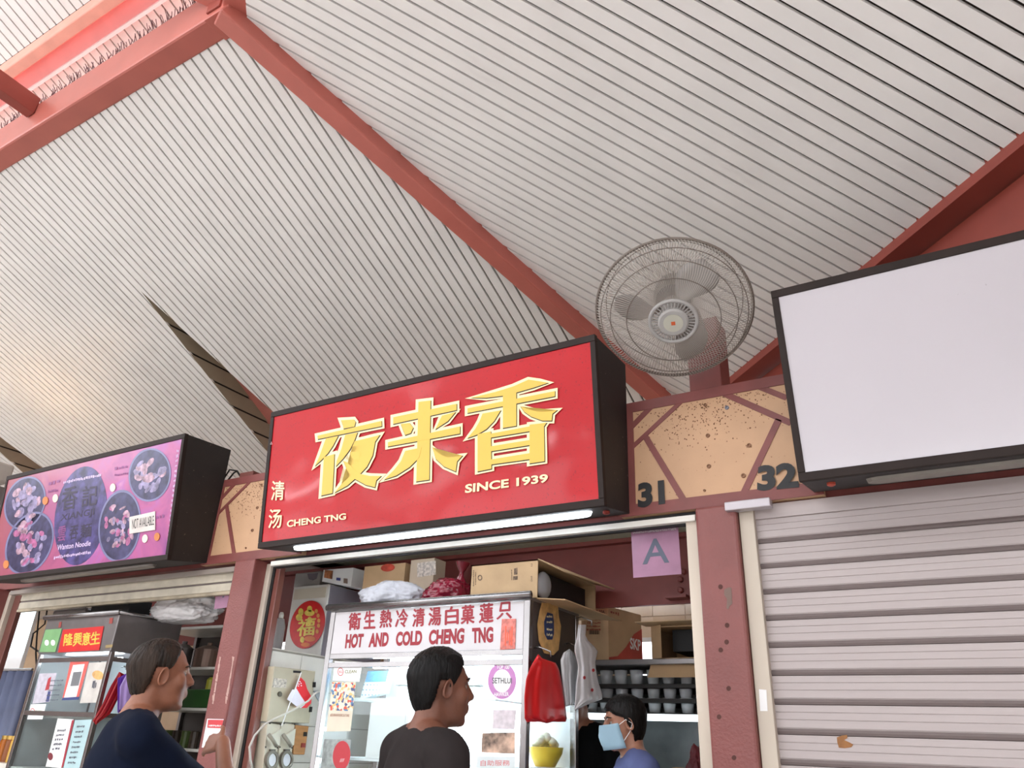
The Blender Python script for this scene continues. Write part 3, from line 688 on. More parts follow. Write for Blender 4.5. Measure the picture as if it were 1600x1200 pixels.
# grey lamp housing fixed to the fascia beyond the pink sign
q = PY((0, 735), 3.1); gl = thing('grey_lamp', (q.x-.1, 3.1, q.z), 'grey lamp housing standing on the fascia beyond the pink sign', 'lamp')
MB().box(q.x-.34, q.x+.03, 3.0, 3.2, q.z-.1, q.z+.07).build('housing', mat('grey_lamp_paint', (168, 160, 152), .5), gl, bevel=.02)
MB().box(q.x-.2, q.x-.12, 3.12, 3.25, 2.965, q.z-.1).build('bracket', STEEL_D, gl)
MB().box(q.x-.3, q.x-.02, 3.03, 3.17, q.z+.068, q.z+.074).build('warm_lens', mat('warm_lens', (255, 220, 170), .5, emit=(255, 196, 128), estr=10), gl)

# ================================================================== WALL FAN
fc = PY((1052, 485), 2.80); rr = ray((1054, 480)).normalized()
AX = (-rr + (-_u)*.55).normalized()
sd = AX.cross(V3(0, 0, 1)).normalized(); fu = sd.cross(AX)
fan = thing('wall_fan', fc, 'grey wire-guard fan on a red post above the numbered panel', 'fan')
GR = mat('grey_fan_wire', (176, 168, 160), .4, var=.06); GRD = mat('dusty_guard_rim', (112, 102, 94), .5, var=.08); HUB = mat('grey_fan_hub', (168, 166, 164), .35)
RF = .338
def fp(r, a, h): return fc+(sd*math.cos(a)+fu*math.sin(a))*r+AX*h
def ringt(r, h, rad, n=72): return [fp(r, 2*math.pi*i/n, h) for i in range(n+1)]
rim = MB().tube(ringt(RF, 0, 0), .007, 6).build('guard_rim', GRD, fan, smooth=True)
gw = MB(); NW = 150
for i in range(NW):      # front wires, dished
    a = 2*math.pi*i/NW; sw = .16
    gw.tube([fp(.098, a+sw, .098), fp(.16, a+sw*.85, .098), fp(.23, a+sw*.6, .088), fp(.3, a+sw*.25, .06), fp(.33, a+.04, .03), fp(RF, a, 0)], .0014, 4, False)
g1 = gw.build('front_guard_wires', GR, fan); g1['kind'] = 'stuff'
gw = MB()
for i in range(NW):
    a = 2*math.pi*i/NW; sw = -.16
    gw.tube([fp(.06, a+sw, -.10), fp(.2, a+sw*.7, -.095), fp(.295, a+sw*.3, -.07), fp(.33, a-.04, -.03), fp(RF, a, 0)], .0014, 4, False)
g2 = gw.build('rear_guard_wires', GR, fan); g2['kind'] = 'stuff'
for r, h in ((.316, .045), (.272, .074), (.20, .096), (.3, -.066)):
    MB().tube(ringt(r, h, 0), .0022, 5).build('guard_ring', GRD, fan, smooth=True)
MB().lathe([(.100, .092), (.108, .096), (.108, .106), (.1, .110), (.092, .106), (.092, .096)], fc, AX, 40, False).build('badge_ring', HUB, fan, smooth=True)
hub = MB().lathe([(.066, .094), (.066, .112), (.058, .118), (.0, .118)], fc, AX, 36).build('badge', HUB, fan)
MB().lathe([(.042, .118), (.042, .120), (0, .120)], fc, AX, 28).build('badge_plate', mat('pale_badge', (190, 190, 176), .35), hub)
bm_ = MB(); o = fc+AX*.1205; e = .0085
bm_.prism([o-sd*e-fu*e, o+sd*e-fu*e, o+sd*e+fu*e, o-sd*e+fu*e], AX*.001); bm_.build('badge_mark', mat('orange_mark', (206, 96, 52), .5), hub)
for i in range(36):
    a = 2*math.pi*i/36; b = MB()
    b.hexa([fp(.066, a-.022, .098), fp(.066, a+.022, .098), fp(.094, a+.02, .098), fp(.094, a-.02, .098)], [fp(.066, a-.022, .106), fp(.066, a+.022, .106), fp(.094, a+.02, .106), fp(.094, a-.02, .106)])
    b.build('badge_fin', HUB, fan)
bl_ = mat('grey_blade', (146, 141, 137), .4)
for k in range(3):
    b = MB(); N = 8; vs = []
    for i in range(N+1):
        u = i/N; r = .05+.21*u; w = .35+.55*math.sin(math.pi*min(1, u*1.05))**.6
        for j in range(5):
            q_ = -w/2+w*j/4; vs.append(fp(r, 2*math.pi*k/3+q_+.25*u, -.01+.055*(j/4-.5)))
    b.add(vs, [(i*5+j, i*5+j+1, (i+1)*5+j+1, (i+1)*5+j) for i in range(N) for j in range(4)])
    o = b.build('fan_blade', bl_, fan, smooth=True); s_ = o.modifiers.new('solid', 'SOLIDIFY'); s_.thickness = .003
MB().lathe([(.05, -.05), (.055, .05), (.045, .06), (0, .06)], fc, AX, 24).build('blade_hub', bl_, fan, smooth=True)
MB().lathe([(.075, -.23), (.085, -.2), (.09, -.12), (.075, -.09)], fc, AX, 24).build('motor', mat('grey_motor', (120, 116, 112), .4), fan, smooth=True)
px0, px1 = PY((1077, 600), 3.2).x, PY((1128, 598), 3.2).x
pc = (px0+px1)/2; mpos = fc-AX*.17
MB().tube([mpos, V3(pc, 3.12, mpos.z+.02), V3(pc, 3.2, mpos.z-.02)], .02, 10).build('arm', GRD, fan, smooth=True)
post = MB().box(px0, px1, 3.2, 3.36, 2.972, mpos.z+.02).build('fan_post', MAROON_T, bevel=.006); tag(post, 'red brown steel post behind the fan, on the fascia', 'post', kind='structure')
# ================================================================== STALL 31 (dessert stall)
def pq(pts, fn): return [fn(p) for p in pts]
# ---- tiled partition with a ledge
part = MB().box(-3.80, -3.685, 3.36, 4.95, 0, 1.895).box(-4.15, -3.80, 3.5, 4.95, 0, 1.895).build('wall_left', mat('tile_grout', (150, 144, 134), .8)); tag(part, kind='structure')
for i in range(6):
    for j in range(8):
        z0 = 1.885-.2*(j+1); y0 = 3.365+.25*i
        MB().box(-3.685, -3.678, y0+.002, y0+.248, z0+.002, z0+.198).build('tile', TILEW, part, bevel=.001)
for i in range(6):
    for j in range(2):
        if j or i > 1: MB().box(-4.14+.225*j, -4.14+.225*j+.222, 3.365+.25*i, 3.365+.25*i+.247, 1.895, 1.902).build('tile', TILEW, part)
XW = -3.60
kq = crop(380, 1020, 6.667)
def wallbox(name, q, depth, m, label=None, cat=None, bevel=.004, fn=onX(XW)):
    Q = [fn(p) for p in q]
    o = MB().prism(Q, (-depth, 0, 0)).build(name, m, bevel=bevel)
    if label: tag(o, label, cat)
    return o
db = wallbox('distribution_box', kq((245, 718), (690, 735), (755, 192), (325, 140)), .078, BEIGE, 'beige metal distribution box on the tiled partition', 'box')
for q in (((302, 360), (445, 365), (455, 275), (320, 262)),):
    sheet(pq(kq(*q), onX(XW+.001)), .001, mat('speckled_label', (206, 196, 184), .6, var=.3, vscale=60), db, 'label_sticker')
sheet(pq(kq((520, 208), (600, 212), (602, 190), (520, 184)), onX(XW+.001)), .001, BLACK, db, 'name_plate')
disc_q(kq((378, 430))[0], 3.2, 4.2, onX(XW+.0005), .006, mat('dark_lock', (90, 82, 70), .4, metal=.5), db, 'lock', n=14)
for q in (((722, 360), (745, 360), (748, 305), (725, 305)), ((683, 618), (706, 618), (712, 562), (690, 562))): sheet(pq(kq(*q), onX(XW+.001)), .008, BLACK, db, 'hinge')
def isolator(dx, label):
    t = thing('isolator_switch', PXc(kq((330+dx, 1190))[0], XW-.078), label, 'switch')
    MB().prism(pq(kq((190+dx, 1330), (328+dx, 1330), (390+dx, 748), (252+dx, 730)), onX(XW)), (-.078, 0, 0)).build('switch_body', mat('cream_switch', (196, 188, 168), .4), t, bevel=.004)
    q = pq(kq((270+dx, 860), (385+dx, 790), (365+dx, 960), (345+dx, 975)), onX(XW+.001))
    MB().prism(q, (.012, 0, 0)).build('triangle_plate', mat('pale_switch_plate', (206, 200, 184), .4), t, bevel=.002)
    a, b = (PXc(p, XW+.03) for p in kq((265+dx, 850), (345+dx, 970)))
    MB().tube([a, a*.5+b*.5+V3(.01, 0, -.005), b], .011, 8).build('handle', mat('grey_switch_handle', (150, 144, 130), .4), t, smooth=True)
    c = kq((285+dx, 1115))[0]
    disc_q(c, 9.5, 15, onX(XW+.001), .02, mat('grey_socket_ring', (112, 106, 94), .5), t, 'socket_ring', rot=.12, inner=.68)
    disc_q(c, 6.2, 10, onX(XW+.001), .012, mat('pale_socket', (196, 196, 200), .4), t, 'socket_face', rot=.12)
    for u, v in ((275, 735), (385, 745), (232, 982), (355, 990)): disc_q(kq((u+dx, v))[0], 1, 1.2, onX(XW+.0005), .003, BLACK, t, 'screw', n=8)
    sheet(pq(kq((265+dx, 1030), (318+dx, 1032), (322+dx, 1005), (270+dx, 1003)), onX(XW+.001)), .014, mat('dark_clip', (80, 76, 66), .5), t, 'clip')
isolator(0, 'cream rotary isolator switch with socket next to the jamb'); isolator(150, 'cream rotary isolator switch with socket next to the wooden box')
wb = wallbox('wooden_box', kq((520, 1060), (640, 1062), (685, 765), (545, 752)), .078, mat('brown_wood', (168, 116, 66), .5, var=.12, stretch=(1, 1, 6)), 'small brown wooden box beside the isolator switches', 'box')
sheet(pq(kq((600, 985), (645, 985), (645, 940), (606, 940)), onX(XW+.001)), .004, mat('dark_red_button', (130, 40, 34), .5), wb, 'red_button'); sheet(pq(kq((625, 870), (660, 870), (660, 825), (630, 825)), onX(XW+.001)), .004, BLACK, wb, 'black_switch')
# flag
fl = thing('small_flag', PXc(kq((408, 745))[0], XW+.02), 'small red and white flag on a white stick by the switch box', 'flag')
FX = onX(XW+.035)
MB().tube([FX(kq((400, 760))[0]), FX(kq((605, 205))[0])], .0035, 6).build('stick', WHITE, fl)
def cloth(poly, m, nm): return MB().prism([FX(p) for p in kq(*poly)], (.002, 0, 0)).build(nm, m, fl)
cloth([(598, 255), (640, 300), (665, 380), (710, 460), (705, 525), (660, 575), (600, 575), (640, 540), (640, 510), (600, 450), (552, 370)], mat('flag_red', (214, 30, 40), .6), 'red_half')
cloth([(552, 370), (600, 450), (640, 510), (640, 540), (600, 575), (555, 560), (500, 515), (455, 485), (510, 380), (530, 385)], mat('flag_white', (222, 216, 226), .6), 'white_half')
for u, v in ((580, 325), (602, 318), (575, 345), (605, 342), (590, 300)): disc_q(kq((u, v))[0], 1.0, 1.1, onX(XW+.038), .0005, WHITE, fl, 'star', n=8)
cbl = MB().tube([PXc(p, XW+.065) for p in kq((110, 1260), (75, 1120), (65, 980), (120, 860), (220, 745), (320, 690), (440, 635), (560, 575), (680, 500), (740, 430), (790, 400))], .006, 8).build('white_cable', mat('grey_white_cable', (196, 190, 180), .5), smooth=True); tag(cbl, 'white cable curving across the switch box', 'cable')
# bundle hanging on the partition
wbn = MB()
for i in range(5): wbn.tube([PXc(kq((745+i*10, 395))[0], XW+.015+.004*i), PXc(kq((760+i*10, 450+8*i))[0], XW+.02), PXc(kq((790+i*3, 500))[0], XW+.015)], .006, 6)
tag(wbn.build('wire_bundle', mat('grey_wire', (150, 156, 160), .5), smooth=True), 'coil of grey wire hung at the partition edge', 'wire')
# ---- white unit with the round red sticker, standing on the ledge
UY = 3.85
ul, ur = PY((459, 917), UY), PY((515, 913), UY)
un = thing('white_cabinet_unit', ((ul.x+ur.x)/2, UY+.3, 1.902), 'white metal unit on the ledge with a round red fortune sticker', 'cabinet')
MB().box(ul.x, ur.x, UY, UY+.62, 1.902, ul.z).build('unit_body', mat('white_enamel', (214, 212, 206), .35, var=.04), un, bevel=.006)
MB().box(ur.x, ur.x+.004, UY+.01, UY+.61, 1.91, ul.z-.006).build('grey_side_sheet', mat('grey_lilac_sheet', (150, 146, 156), .4, metal=.3), un)
MB().box(ul.x+.02, ur.x-.02, UY-.006, UY, ul.z-.09, ul.z-.02).build('top_rail', mat('cream_rail', (204, 196, 178), .4), un)
sc = (480.5, 976)
stk = disc_q(sc, 26, 38, onY(UY-.008), .002, mat('red_foil', (200, 26, 28), .3, var=.08, vscale=20), un, 'round_sticker', rot=.3, n=40)
disc_q(sc, 26.4, 38.5, onY(UY-.0082), .0008, mat('dark_red_rim', (160, 20, 24), .4), stk, 'scalloped_rim', rot=.3, n=40, inner=.93)
kf = crop(410, 860, 7.06)
def ytext(s_, q, y, m, par, cr, bold=.02, nm='lettering'): return text_q(s_, [PY(p, y) for p in cr(*q)], m, par, nm, bold, 0)
FOIL = mat('yellow_foil', (226, 200, 84), .3, var=.15, vscale=30)
ytext('福', ((375, 950), (565, 935), (590, 740), (400, 760)), UY-.0125, FOIL, stk, kf, .03)
for u, v, a_, b_ in ((520, 690, 8, 5), (522, 645, 4, 5), (405, 740, 5, 5.5), (425, 680, 4, 6), (522, 775, 4, 6)): disc_q(kf((u, v))[0], a_, b_, onY(UY-.0115), .001, FOIL, stk, 'foil_shape', n=14)
for u, v in ((595, 670), (615, 720), (622, 775), (620, 830), (605, 895)): disc_q(kf((u, v))[0], 2.4, 3.4, onY(UY-.0115), .001, mat('gold_coin_print', (214, 150, 70), .4), stk, 'coin', n=10)
disc_q(kf((525, 975))[0], 9, 4.5, onY(UY-.0115), .001, mat('orange_ingot_print', (218, 120, 60), .4, var=.15), stk, 'ingot', n=16); disc_q(kf((440, 985))[0], 3.4, 5, onY(UY-.0115), .001, FOIL, stk, 'coin', n=12); disc_q(kf((475, 1040))[0], 7, 3.4, onY(UY-.0115), .001, mat('orange_ingot_print', (218, 120, 60), .4), stk, 'ingot', n=14)
# boxes on the unit
gbx = thing('grey_bin', ((ul.x+ur.x)/2, UY+.2, ul.z), 'grey plastic bin with a handle slot on the white unit', 'bin')
a, b = PY((459, 912), UY+.05), PY((502, 892), UY+.05)
MB().box(a.x, b.x, UY+.05, UY+.4, ul.z, b.z).build('bin_body', mat('grey_bin_plastic', (160, 156, 152), .5), gbx, bevel=.008)
MB().prism(pq(kf((498, 260), (615, 250), (600, 310), (560, 330), (515, 318)), onY(UY+.049)), (0, -.002, 0)).build('handle_slot', mat('dark_slot', (112, 104, 112), .6), gbx)
q = pq(kf((658, 345), (975, 400), (1005, 190), (675, 215)), onY(UY+.02))
wc = thing('photo_carton', (q[0].x+.1, UY+.05, ul.z), 'tilted white carton printed with a photo on the unit', 'carton')
MB().prism(q, (.02, .25, .0)).build('carton_body', WHITEP, wc)
sheet(pq(kf((680, 300), (770, 318), (778, 225), (690, 215)), onY(UY+.018)), .001, mat('food_photo', (178, 110, 70), .5, var=.5, vscale=25), wc, 'printed_photo'); sheet(pq(kf((895, 360), (940, 368), (940, 312), (897, 308)), onY(UY+.018)), .001, mat('grey_print', (140, 120, 110), .5), wc, 'printed_block'); sheet(pq(kf((815, 330), (860, 335), (862, 305), (817, 300)), onY(UY+.018)), .001, mat('blue_print', (70, 80, 140), .5), wc, 'printed_block')
# bottle on the ledge and windows behind
bq = PY((432, 1008), 3.60)
bt = thing('dispenser_bottle', (bq.x, 3.60, 1.902), 'grey dispenser bottle on the tiled ledge', 'bottle')
MB().lathe([(.035, 0), (.037, .02), (.037, .16), (.026, .2), (.022, .21)], (bq.x, 3.60, 1.902), n=18).build('bottle_body', mat('grey_bottle', (156, 152, 150), .4), bt, smooth=True); MB().lathe([(.016, .21), (.016, .235), (.01, .25)], (bq.x, 3.60, 1.902), n=12).build('nozzle', mat('cream_nozzle', (206, 200, 190), .4), bt)
LITW = mat('bright_window', (255, 255, 255), .5, emit=(240, 242, 255), estr=1.6)
def window(n, x0, x1, z0, z1_):
    t = thing('window_%d' % n, ((x0+x1)/2, 5.29, z0), kind='structure')
    MB().box(x0, x1, 5.285, 5.295, z0, z1_).build('pane', LITW, t); b = MB()
    for a_ in ((x0-.03, x0, z0-.03, z1_+.03), (x1, x1+.03, z0-.03, z1_+.03), (x0, x1, z0-.03, z0), (x0, x1, z1_, z1_+.03)): MB().box(a_[0], a_[1], 5.27, 5.298, a_[2], a_[3]).build('frame', ALU, t)
a, b = PY((422, 1012), 5.28), PY((462, 971), 5.28); window(1, a.x-.2, b.x, a.z-.3, b.z)
a, b = PY((1004, 1034), 5.28), PY((1024, 1003), 5.28); window(2, a.x-.05, b.x+.05, a.z-.1, b.z)
# tan wall tiles on the visible part of the back wall
random.seed(4)
TL2 = [mat('tan_tile_a', (204, 176, 146), .25, var=.05), mat('tan_tile_b', (196, 166, 134), .25, var=.05)]
wb_ = bpy.data.objects['wall_back']
for i in range(28):
    for j in range(7):
        x0 = -6.8+.3*i*.8; z0 = 1.9+.2*j
        if any(abs(x0+.12-cx) < w for cx, w in ((-5.66, .55), (-2.22, .3))) and z0 < 2.3: continue
        MB().box(x0, x0+.237, 5.292, 5.3, z0, z0+.197).build('tile', TL2[(i+j) % 2], wb_)

# ---- stainless display cabinet
CYF, CYB = 3.35, 3.90; CX0, CX1 = -3.232, -1.905; CZ0, CZ1 = .95, 2.085
ct = thing('serving_counter', (-2.5, 3.6, 0), 'steel serving counter under the dessert display cabinet', 'counter')
MB().box(-3.55, -1.92, 3.40, 3.88, .0, .90).build('counter_body', STEEL_D, ct); MB().box(-3.58, -1.88, 3.33, 3.905, .90, .95).build('worktop', STEEL, ct, bevel=.004)
cab = thing('display_cabinet', ((CX0+CX1)/2, 3.6, .95), 'lit stainless display cabinet with a hot and cold cheng tng sign', 'cabinet')
for x0, y0 in ((CX0, CYF), (CX1-.035, CYF), (CX0, CYB-.035), (CX1-.035, CYB-.035)):
    MB().box(x0, x0+.035, y0, y0+.035, CZ0, CZ1).build('post', STEEL, cab, bevel=.003)
MB().box(CX0, CX1, CYF, CYB, CZ1, CZ1+.012).build('top_sheet', STEEL_D, cab)
MB().tube([(CX0-.02, CYF-.012, CZ1+.022), (CX1+.01, CYF-.012, CZ1+.022)], .019, 14).build('top_rail', STEEL, cab, smooth=True)
for z in (1.792, 1.838): MB().box(CX0+.035, CX1-.035, CYF+.002, CYF+.03, z-.012, z+.014).build('cross_bar', STEEL, cab, bevel=.002)
sb = MB().box(CX0+.037, CX1-.037, CYF+.004, CYF+.02, 1.853, CZ1-.005).build('name_board', mat('white_board', (196, 192, 194), .3, var=.02, coat=.3), cab)
k5 = crop(520, 920, 5.3333); NBY = CYF+.003
for ch, q in zip('衛生熱冷清湯白菓蓮只', (((125, 345), (230, 335), (232, 195), (140, 205)), ((258, 332), (352, 328), (350, 180), (265, 190)), ((390, 325), (488, 318), (492, 172), (400, 180)), ((520, 325), (625, 315), (625, 165), (530, 175)), ((662, 318), (762, 308), (765, 158), (672, 168)), ((795, 308), (900, 300), (900, 150), (805, 160)), ((935, 300), (1045, 292), (1045, 145), (940, 155)), ((1068, 295), (1178, 285), (1178, 132), (1075, 142)), ((1220, 285), (1335, 275), (1335, 115), (1228, 128)), ((1365, 255), (1490, 245), (1488, 108), (1390, 115)))):
    ytext(ch, q, NBY, REDPRINT, sb, k5, .045)
for wd, q in (('HOT', ((100, 498), (245, 488), (260, 372), (112, 378))), ('AND', ((295, 488), (460, 478), (470, 360), (308, 370))), ('COLD', ((522, 478), (740, 470), (748, 345), (530, 358))), ('CHENG', ((797, 466), (1090, 456), (1100, 325), (805, 342))), ('TNG', ((1160, 454), (1335, 448), (1338, 315), (1160, 325)))):
    ytext(wd, q, NBY, REDPRINT, sb, k5, .05)
pk = sheet(pq(k5((1395, 508), (1520, 500), (1528, 250), (1410, 252)), onY(CYF+.002)), .002, mat('pink_packet', (214, 120, 108), .5, var=.25, vscale=40), cab, 'red_packet'); marks([PY(p, CYF-.001) for p in k5((1430, 480), (1500, 475), (1505, 300), (1436, 306))], mat('orange_ink', (230, 90, 60), .5), pk, 4)
gf = MB().box(CX0+.036, CX1-.036, CYF+.01, CYF+.015, CZ0+.02, 1.78).build('front_glass', GLASS, cab)
gs = MB().box(CX1-.012, CX1-.007, CYF+.036, CYB-.036, CZ0+.02, 1.66).build('side_glass', GLASS, cab); MB().box(CX0+.006, CX0+.011, CYF+.036, CYB-.036, CZ0+.02, 1.78).build('side_glass', GLASS, cab)
sp_ = MB().box(CX1-.03, CX1-.004, CYF+.036, CYB-.036, 1.69, CZ1).build('side_panel', mat('dark_side_steel', (92, 84, 82), .35, metal=.5, var=.1), cab); MB().box(CX1-.03, CX1, CYF+.036, CYB-.036, 1.66, 1.69).build('cross_bar', STEEL, cab)
MB().box(CX0+.036, CX1-.036, CYB-.02, CYB-.01, CZ0+.02, CZ1-.01).build('back_panel', mat('white_back', (232, 234, 236), .5), cab)
MB().box(CX0+.036, CX1-.036, CYF+.05, CYB-.04, 1.325, 1.337).build('shelf', mat('white_shelf', (236, 238, 240), .3), cab)
MB().box(CX0+.036, CX1-.036, CYF+.02, CYB-.03, CZ0, CZ0+.015).build('base_sheet', STEEL, cab)
lp = MB().tube([(CX0+.25, CYF+.14, 1.80), (CX1-.25, CYF+.14, 1.80)], .014, 10).build('lamp_tube', mat('cabinet_tube', (255, 255, 255), .5, emit=(236, 246, 255), estr=30), cab)
fill_tube_mid = MB().tube([(CX0+.3, CYB-.10, 1.475), (CX1-.3, CYB-.10, 1.475)], .011, 10).build('lamp_tube', _M['cabinet_tube'], cab)  # extra tube added to brighten the space under the upper shelf
fill_tube_low = MB().tube([(CX0+.3, CYB-.12, 1.30), (CX1-.2, CYB-.12, 1.30)], .012, 10).build('lamp_tube', _M['cabinet_tube'], cab)  # another added tube, brightens the cabinet below the lower shelf
# sticker on the dark side panel
kx = crop(780, 920, 4.2857); sxf = onX(CX1+.001)
bs = MB().prism(pq(kx((285, 92), (350, 98), (392, 120), (398, 190), (412, 250), (405, 330), (395, 410), (360, 445), (300, 430), (265, 350), (255, 240), (270, 150)), sxf), (.002, 0, 0)).build('oval_sticker', mat('tan_sticker', (206, 164, 104), .5, var=.15, vscale=25), cab)
MB().prism(pq(kx((322, 158), (358, 168), (366, 220), (366, 300), (355, 340), (322, 340), (303, 300), (300, 220)), onX(CX1+.0035)), (.001, 0, 0)).build('blue_centre', mat('navy_print', (44, 58, 100), .5, var=.15, vscale=30), bs)
for v_ in (178, 215, 265, 300): marks(pq(kx((318, v_+16), (356, v_+20), (356, v_), (318, v_-4)), onX(CX1+.006)), CREAMP, bs, 5)
# notices on the front glass
GY = CYF+.008
def notice(name, q, m, cr=kq): return sheet(pq(cr(*q), onY(GY)), .0012, m, cab, name)
n1 = notice('clean_notice', ((932, 290), (1212, 302), (1240, 97), (955, 88)), WHITEP)
ytext('CLEAN', ((1058, 215), (1178, 210), (1180, 178), (1062, 178)), GY-.002, mat('olive_ink', (130, 132, 70), .5), n1, kq, .015)
disc_q(kq((1014, 198))[0], 4.6, 6.4, onY(GY-.0015), .0005, mat('red_ink', (200, 50, 50), .5), n1, 'ring', inner=.84); ytext('SG', ((994, 212), (1034, 210), (1036, 185), (996, 186)), GY-.002, _M['red_ink'], n1, kq, .01)
def confetti(name):
    m = mat(name, (200, 190, 180), .5); nt = m.node_tree; b = nt.nodes['Principled BSDF']; tc = nt.nodes.new('ShaderNodeTexCoord'); v = nt.nodes.new('ShaderNodeTexVoronoi'); v.inputs['Scale'].default_value = 70; nt.links.new(tc.outputs['Object'], v.inputs[0])
    r = nt.nodes.new('ShaderNodeValToRGB'); r.color_ramp.interpolation = 'CONSTANT'; e = r.color_ramp.elements; e[0].color = lin((226, 216, 200)); e[1].position = .3; e[1].color = lin((90, 130, 170))
    for p_, c_ in ((.45, (210, 90, 70)), (.55, (226, 216, 200)), (.75, (80, 90, 130)), (.85, (222, 190, 130))): x_ = e.new(p_); x_.color = lin(c_)
    sp3 = nt.nodes.new('ShaderNodeSeparateColor'); nt.links.new(v.outputs['Color'], sp3.inputs[0]); nt.links.new(sp3.outputs[0], r.inputs[0]); nt.links.new(r.outputs[0], b.inputs['Base Color']); return m
n2 = notice('crowd_poster', ((865, 820), (1118, 815), (1175, 305), (930, 300)), mat('cream_poster', (228, 216, 196), .6)); sheet(pq(kq((892, 598), (1142, 608), (1172, 312), (928, 306)), onY(GY-.0014)), .0004, confetti('crowd_print'), n2, 'printed_crowd'); ytext('#OURHAWKERCULTURE', ((905, 665), (1103, 668), (1106, 640), (908, 632)), GY-.002, mat('brown_ink', (150, 90, 60), .5), n2, kq, .01)
n3 = notice('oval_poster', ((800, 1260), (1090, 1260), (1125, 905), (845, 900)), mat('grey_poster', (150, 158, 156), .5, var=.25, vscale=30)); disc_q(kq((1025, 1070))[0], 13.6, 23, onY(GY-.0015), .0006, mat('crimson_oval', (186, 50, 60), .5), n3, 'red_oval', rot=.1); ytext('///', ((1005, 1140), (1050, 1135), (1055, 1100), (1010, 1102)), GY-.0025, WHITEP, n3, kq, .0)
k6 = crop(560, 1000, 5.7143)
rg = disc_q(k6((1283, 365))[0], 22, 28.5, onY(GY), .001, mat('mauve_ring', (190, 130, 186), .5), cab, 'ring_sticker', inner=.64, n=40)
wr = disc_q(k6((1283, 365))[0], 14.2, 18.4, onY(GY), .0008, WHITEP, rg, 'white_centre', n=32)
ytext('SETHLUI', ((1195, 388), (1370, 388), (1370, 340), (1195, 335)), GY-.002, mat('dark_grey_ink', (60, 64, 66), .5), rg, k6, .01); ytext('TOP 100', ((1235, 258), (1345, 260), (1350, 225), (1235, 220)), GY-.002, WHITEP, rg, k6, .02); ytext('HAWKER', ((1210, 505), (1345, 500), (1340, 462), (1215, 470)), GY-.002, WHITEP, rg, k6, .02)
notice('food_photo_card', ((1098, 1005), (1398, 1018), (1402, 825), (1105, 828)), mat('food_card', (190, 160, 140), .5, var=.45, vscale=18), k6)
n5 = notice('self_service_notice', ((1045, 1260), (1395, 1265), (1400, 1040), (1060, 1035)), mat('pale_card', (216, 226, 228), .6), k6)
ytext('自助服務', ((1090, 1125), (1352, 1122), (1352, 1072), (1092, 1072)), GY-.002, mat('coral_ink', (214, 110, 110), .5), n5, k6, .01)
notice('price_list', ((1195, 795), (1395, 800), (1410, 622), (1205, 622)), mat('washed_list', (214, 206, 212), .6, var=.1, vscale=40), k6)
# things inside the cabinet
def inbox(name, q, y, dep, m, label, cat, cr=k6):
    Q = pq(cr(*q), onY(y)); x0, x1 = min(p.x for p in Q), max(p.x for p in Q); z1_ = max(p.z for p in Q)
    return x0, x1, z1_
SHL = 1.337
SHZ = PY(k6((425, 537))[0], 3.62).z
MB().box(CX0+.036, CX1-.25, CYF+.12, CYB-.03, SHZ-.008, SHZ).build('glass_shelf', mat('pale_shelf', (226, 236, 236), .2), cab)
cal = thing('desk_calendar', (-2.9, 3.6, SHZ), 'blue topped desk calendar inside the display cabinet', 'calendar')
Q = pq(k6((5, 600), (205, 545), (265, 280), (85, 280)), onY(3.58)); zmin = min(p.z for p in Q); Q = [V3(p.x, p.y, p.z-(zmin-SHZ)*(1 if p.z-zmin < .06 else 0)) for p in Q]
MB().prism(Q, (0, .06, 0)).build('calendar_page', mat('calendar_page', (206, 226, 232), .6), cal); Q2 = pq(k6((60, 375), (245, 372), (268, 278), (85, 278)), onY(3.578)); sheet(Q2, .001, mat('calendar_blue', (70, 150, 200), .5, var=.2, vscale=20), cal, 'blue_header')
for r_ in range(4):
    for c_ in range(6): disc_q(k6((50+c_*30-r_*8, 400+r_*45))[0], 1.2, 1.4, onY(3.578), .0006, mat('calendar_ink', (120, 150, 170), .6), cal, 'date', n=6)
def lantern(px, label):
    p = PY(k6((px, 530))[0], 3.62); b_ = (p.x, 3.62, SHZ); hgt = PY(k6((px, 355))[0], 3.62).z-SHZ
    t = thing('glass_jar', b_, label, 'jar', 'jars in the display cabinet')
    MB().lathe([(.05, 0), (.052, .01), (.052, hgt*.66), (.046, hgt*.7)], b_, n=8).build('jar_body', mat('frosted_jar', (196, 200, 196), .2), t)
    MB().lathe([(.066, hgt*.7), (.064, hgt*.76), (.03, hgt*.9), (.014, hgt*.92), (.012, hgt)], b_, n=16).build('jar_lid', mat('grey_lid', (112, 116, 112), .4), t)
lantern(425, 'octagonal frosted jar with a grey domed lid in the cabinet'); lantern(1005, 'octagonal frosted jar with a grey domed lid in the cabinet')
ds = thing('white_carton', (-2.55, 3.42, SHL), 'plain white carton standing on the lower cabinet shelf', 'carton'); a, b = PY(k6((105, 720))[0], 3.42), PY(k6((470, 565))[0], 3.42); MB().box(a.x, b.x, 3.41, 3.46, SHL, b.z).build('carton_body', WHITE, ds, bevel=.004); MB().box(a.x+.02, b.x-.02, 3.408, 3.41, SHL+.02, b.z-.03).build('front_label', WHITEP, ds)
random.seed(9)
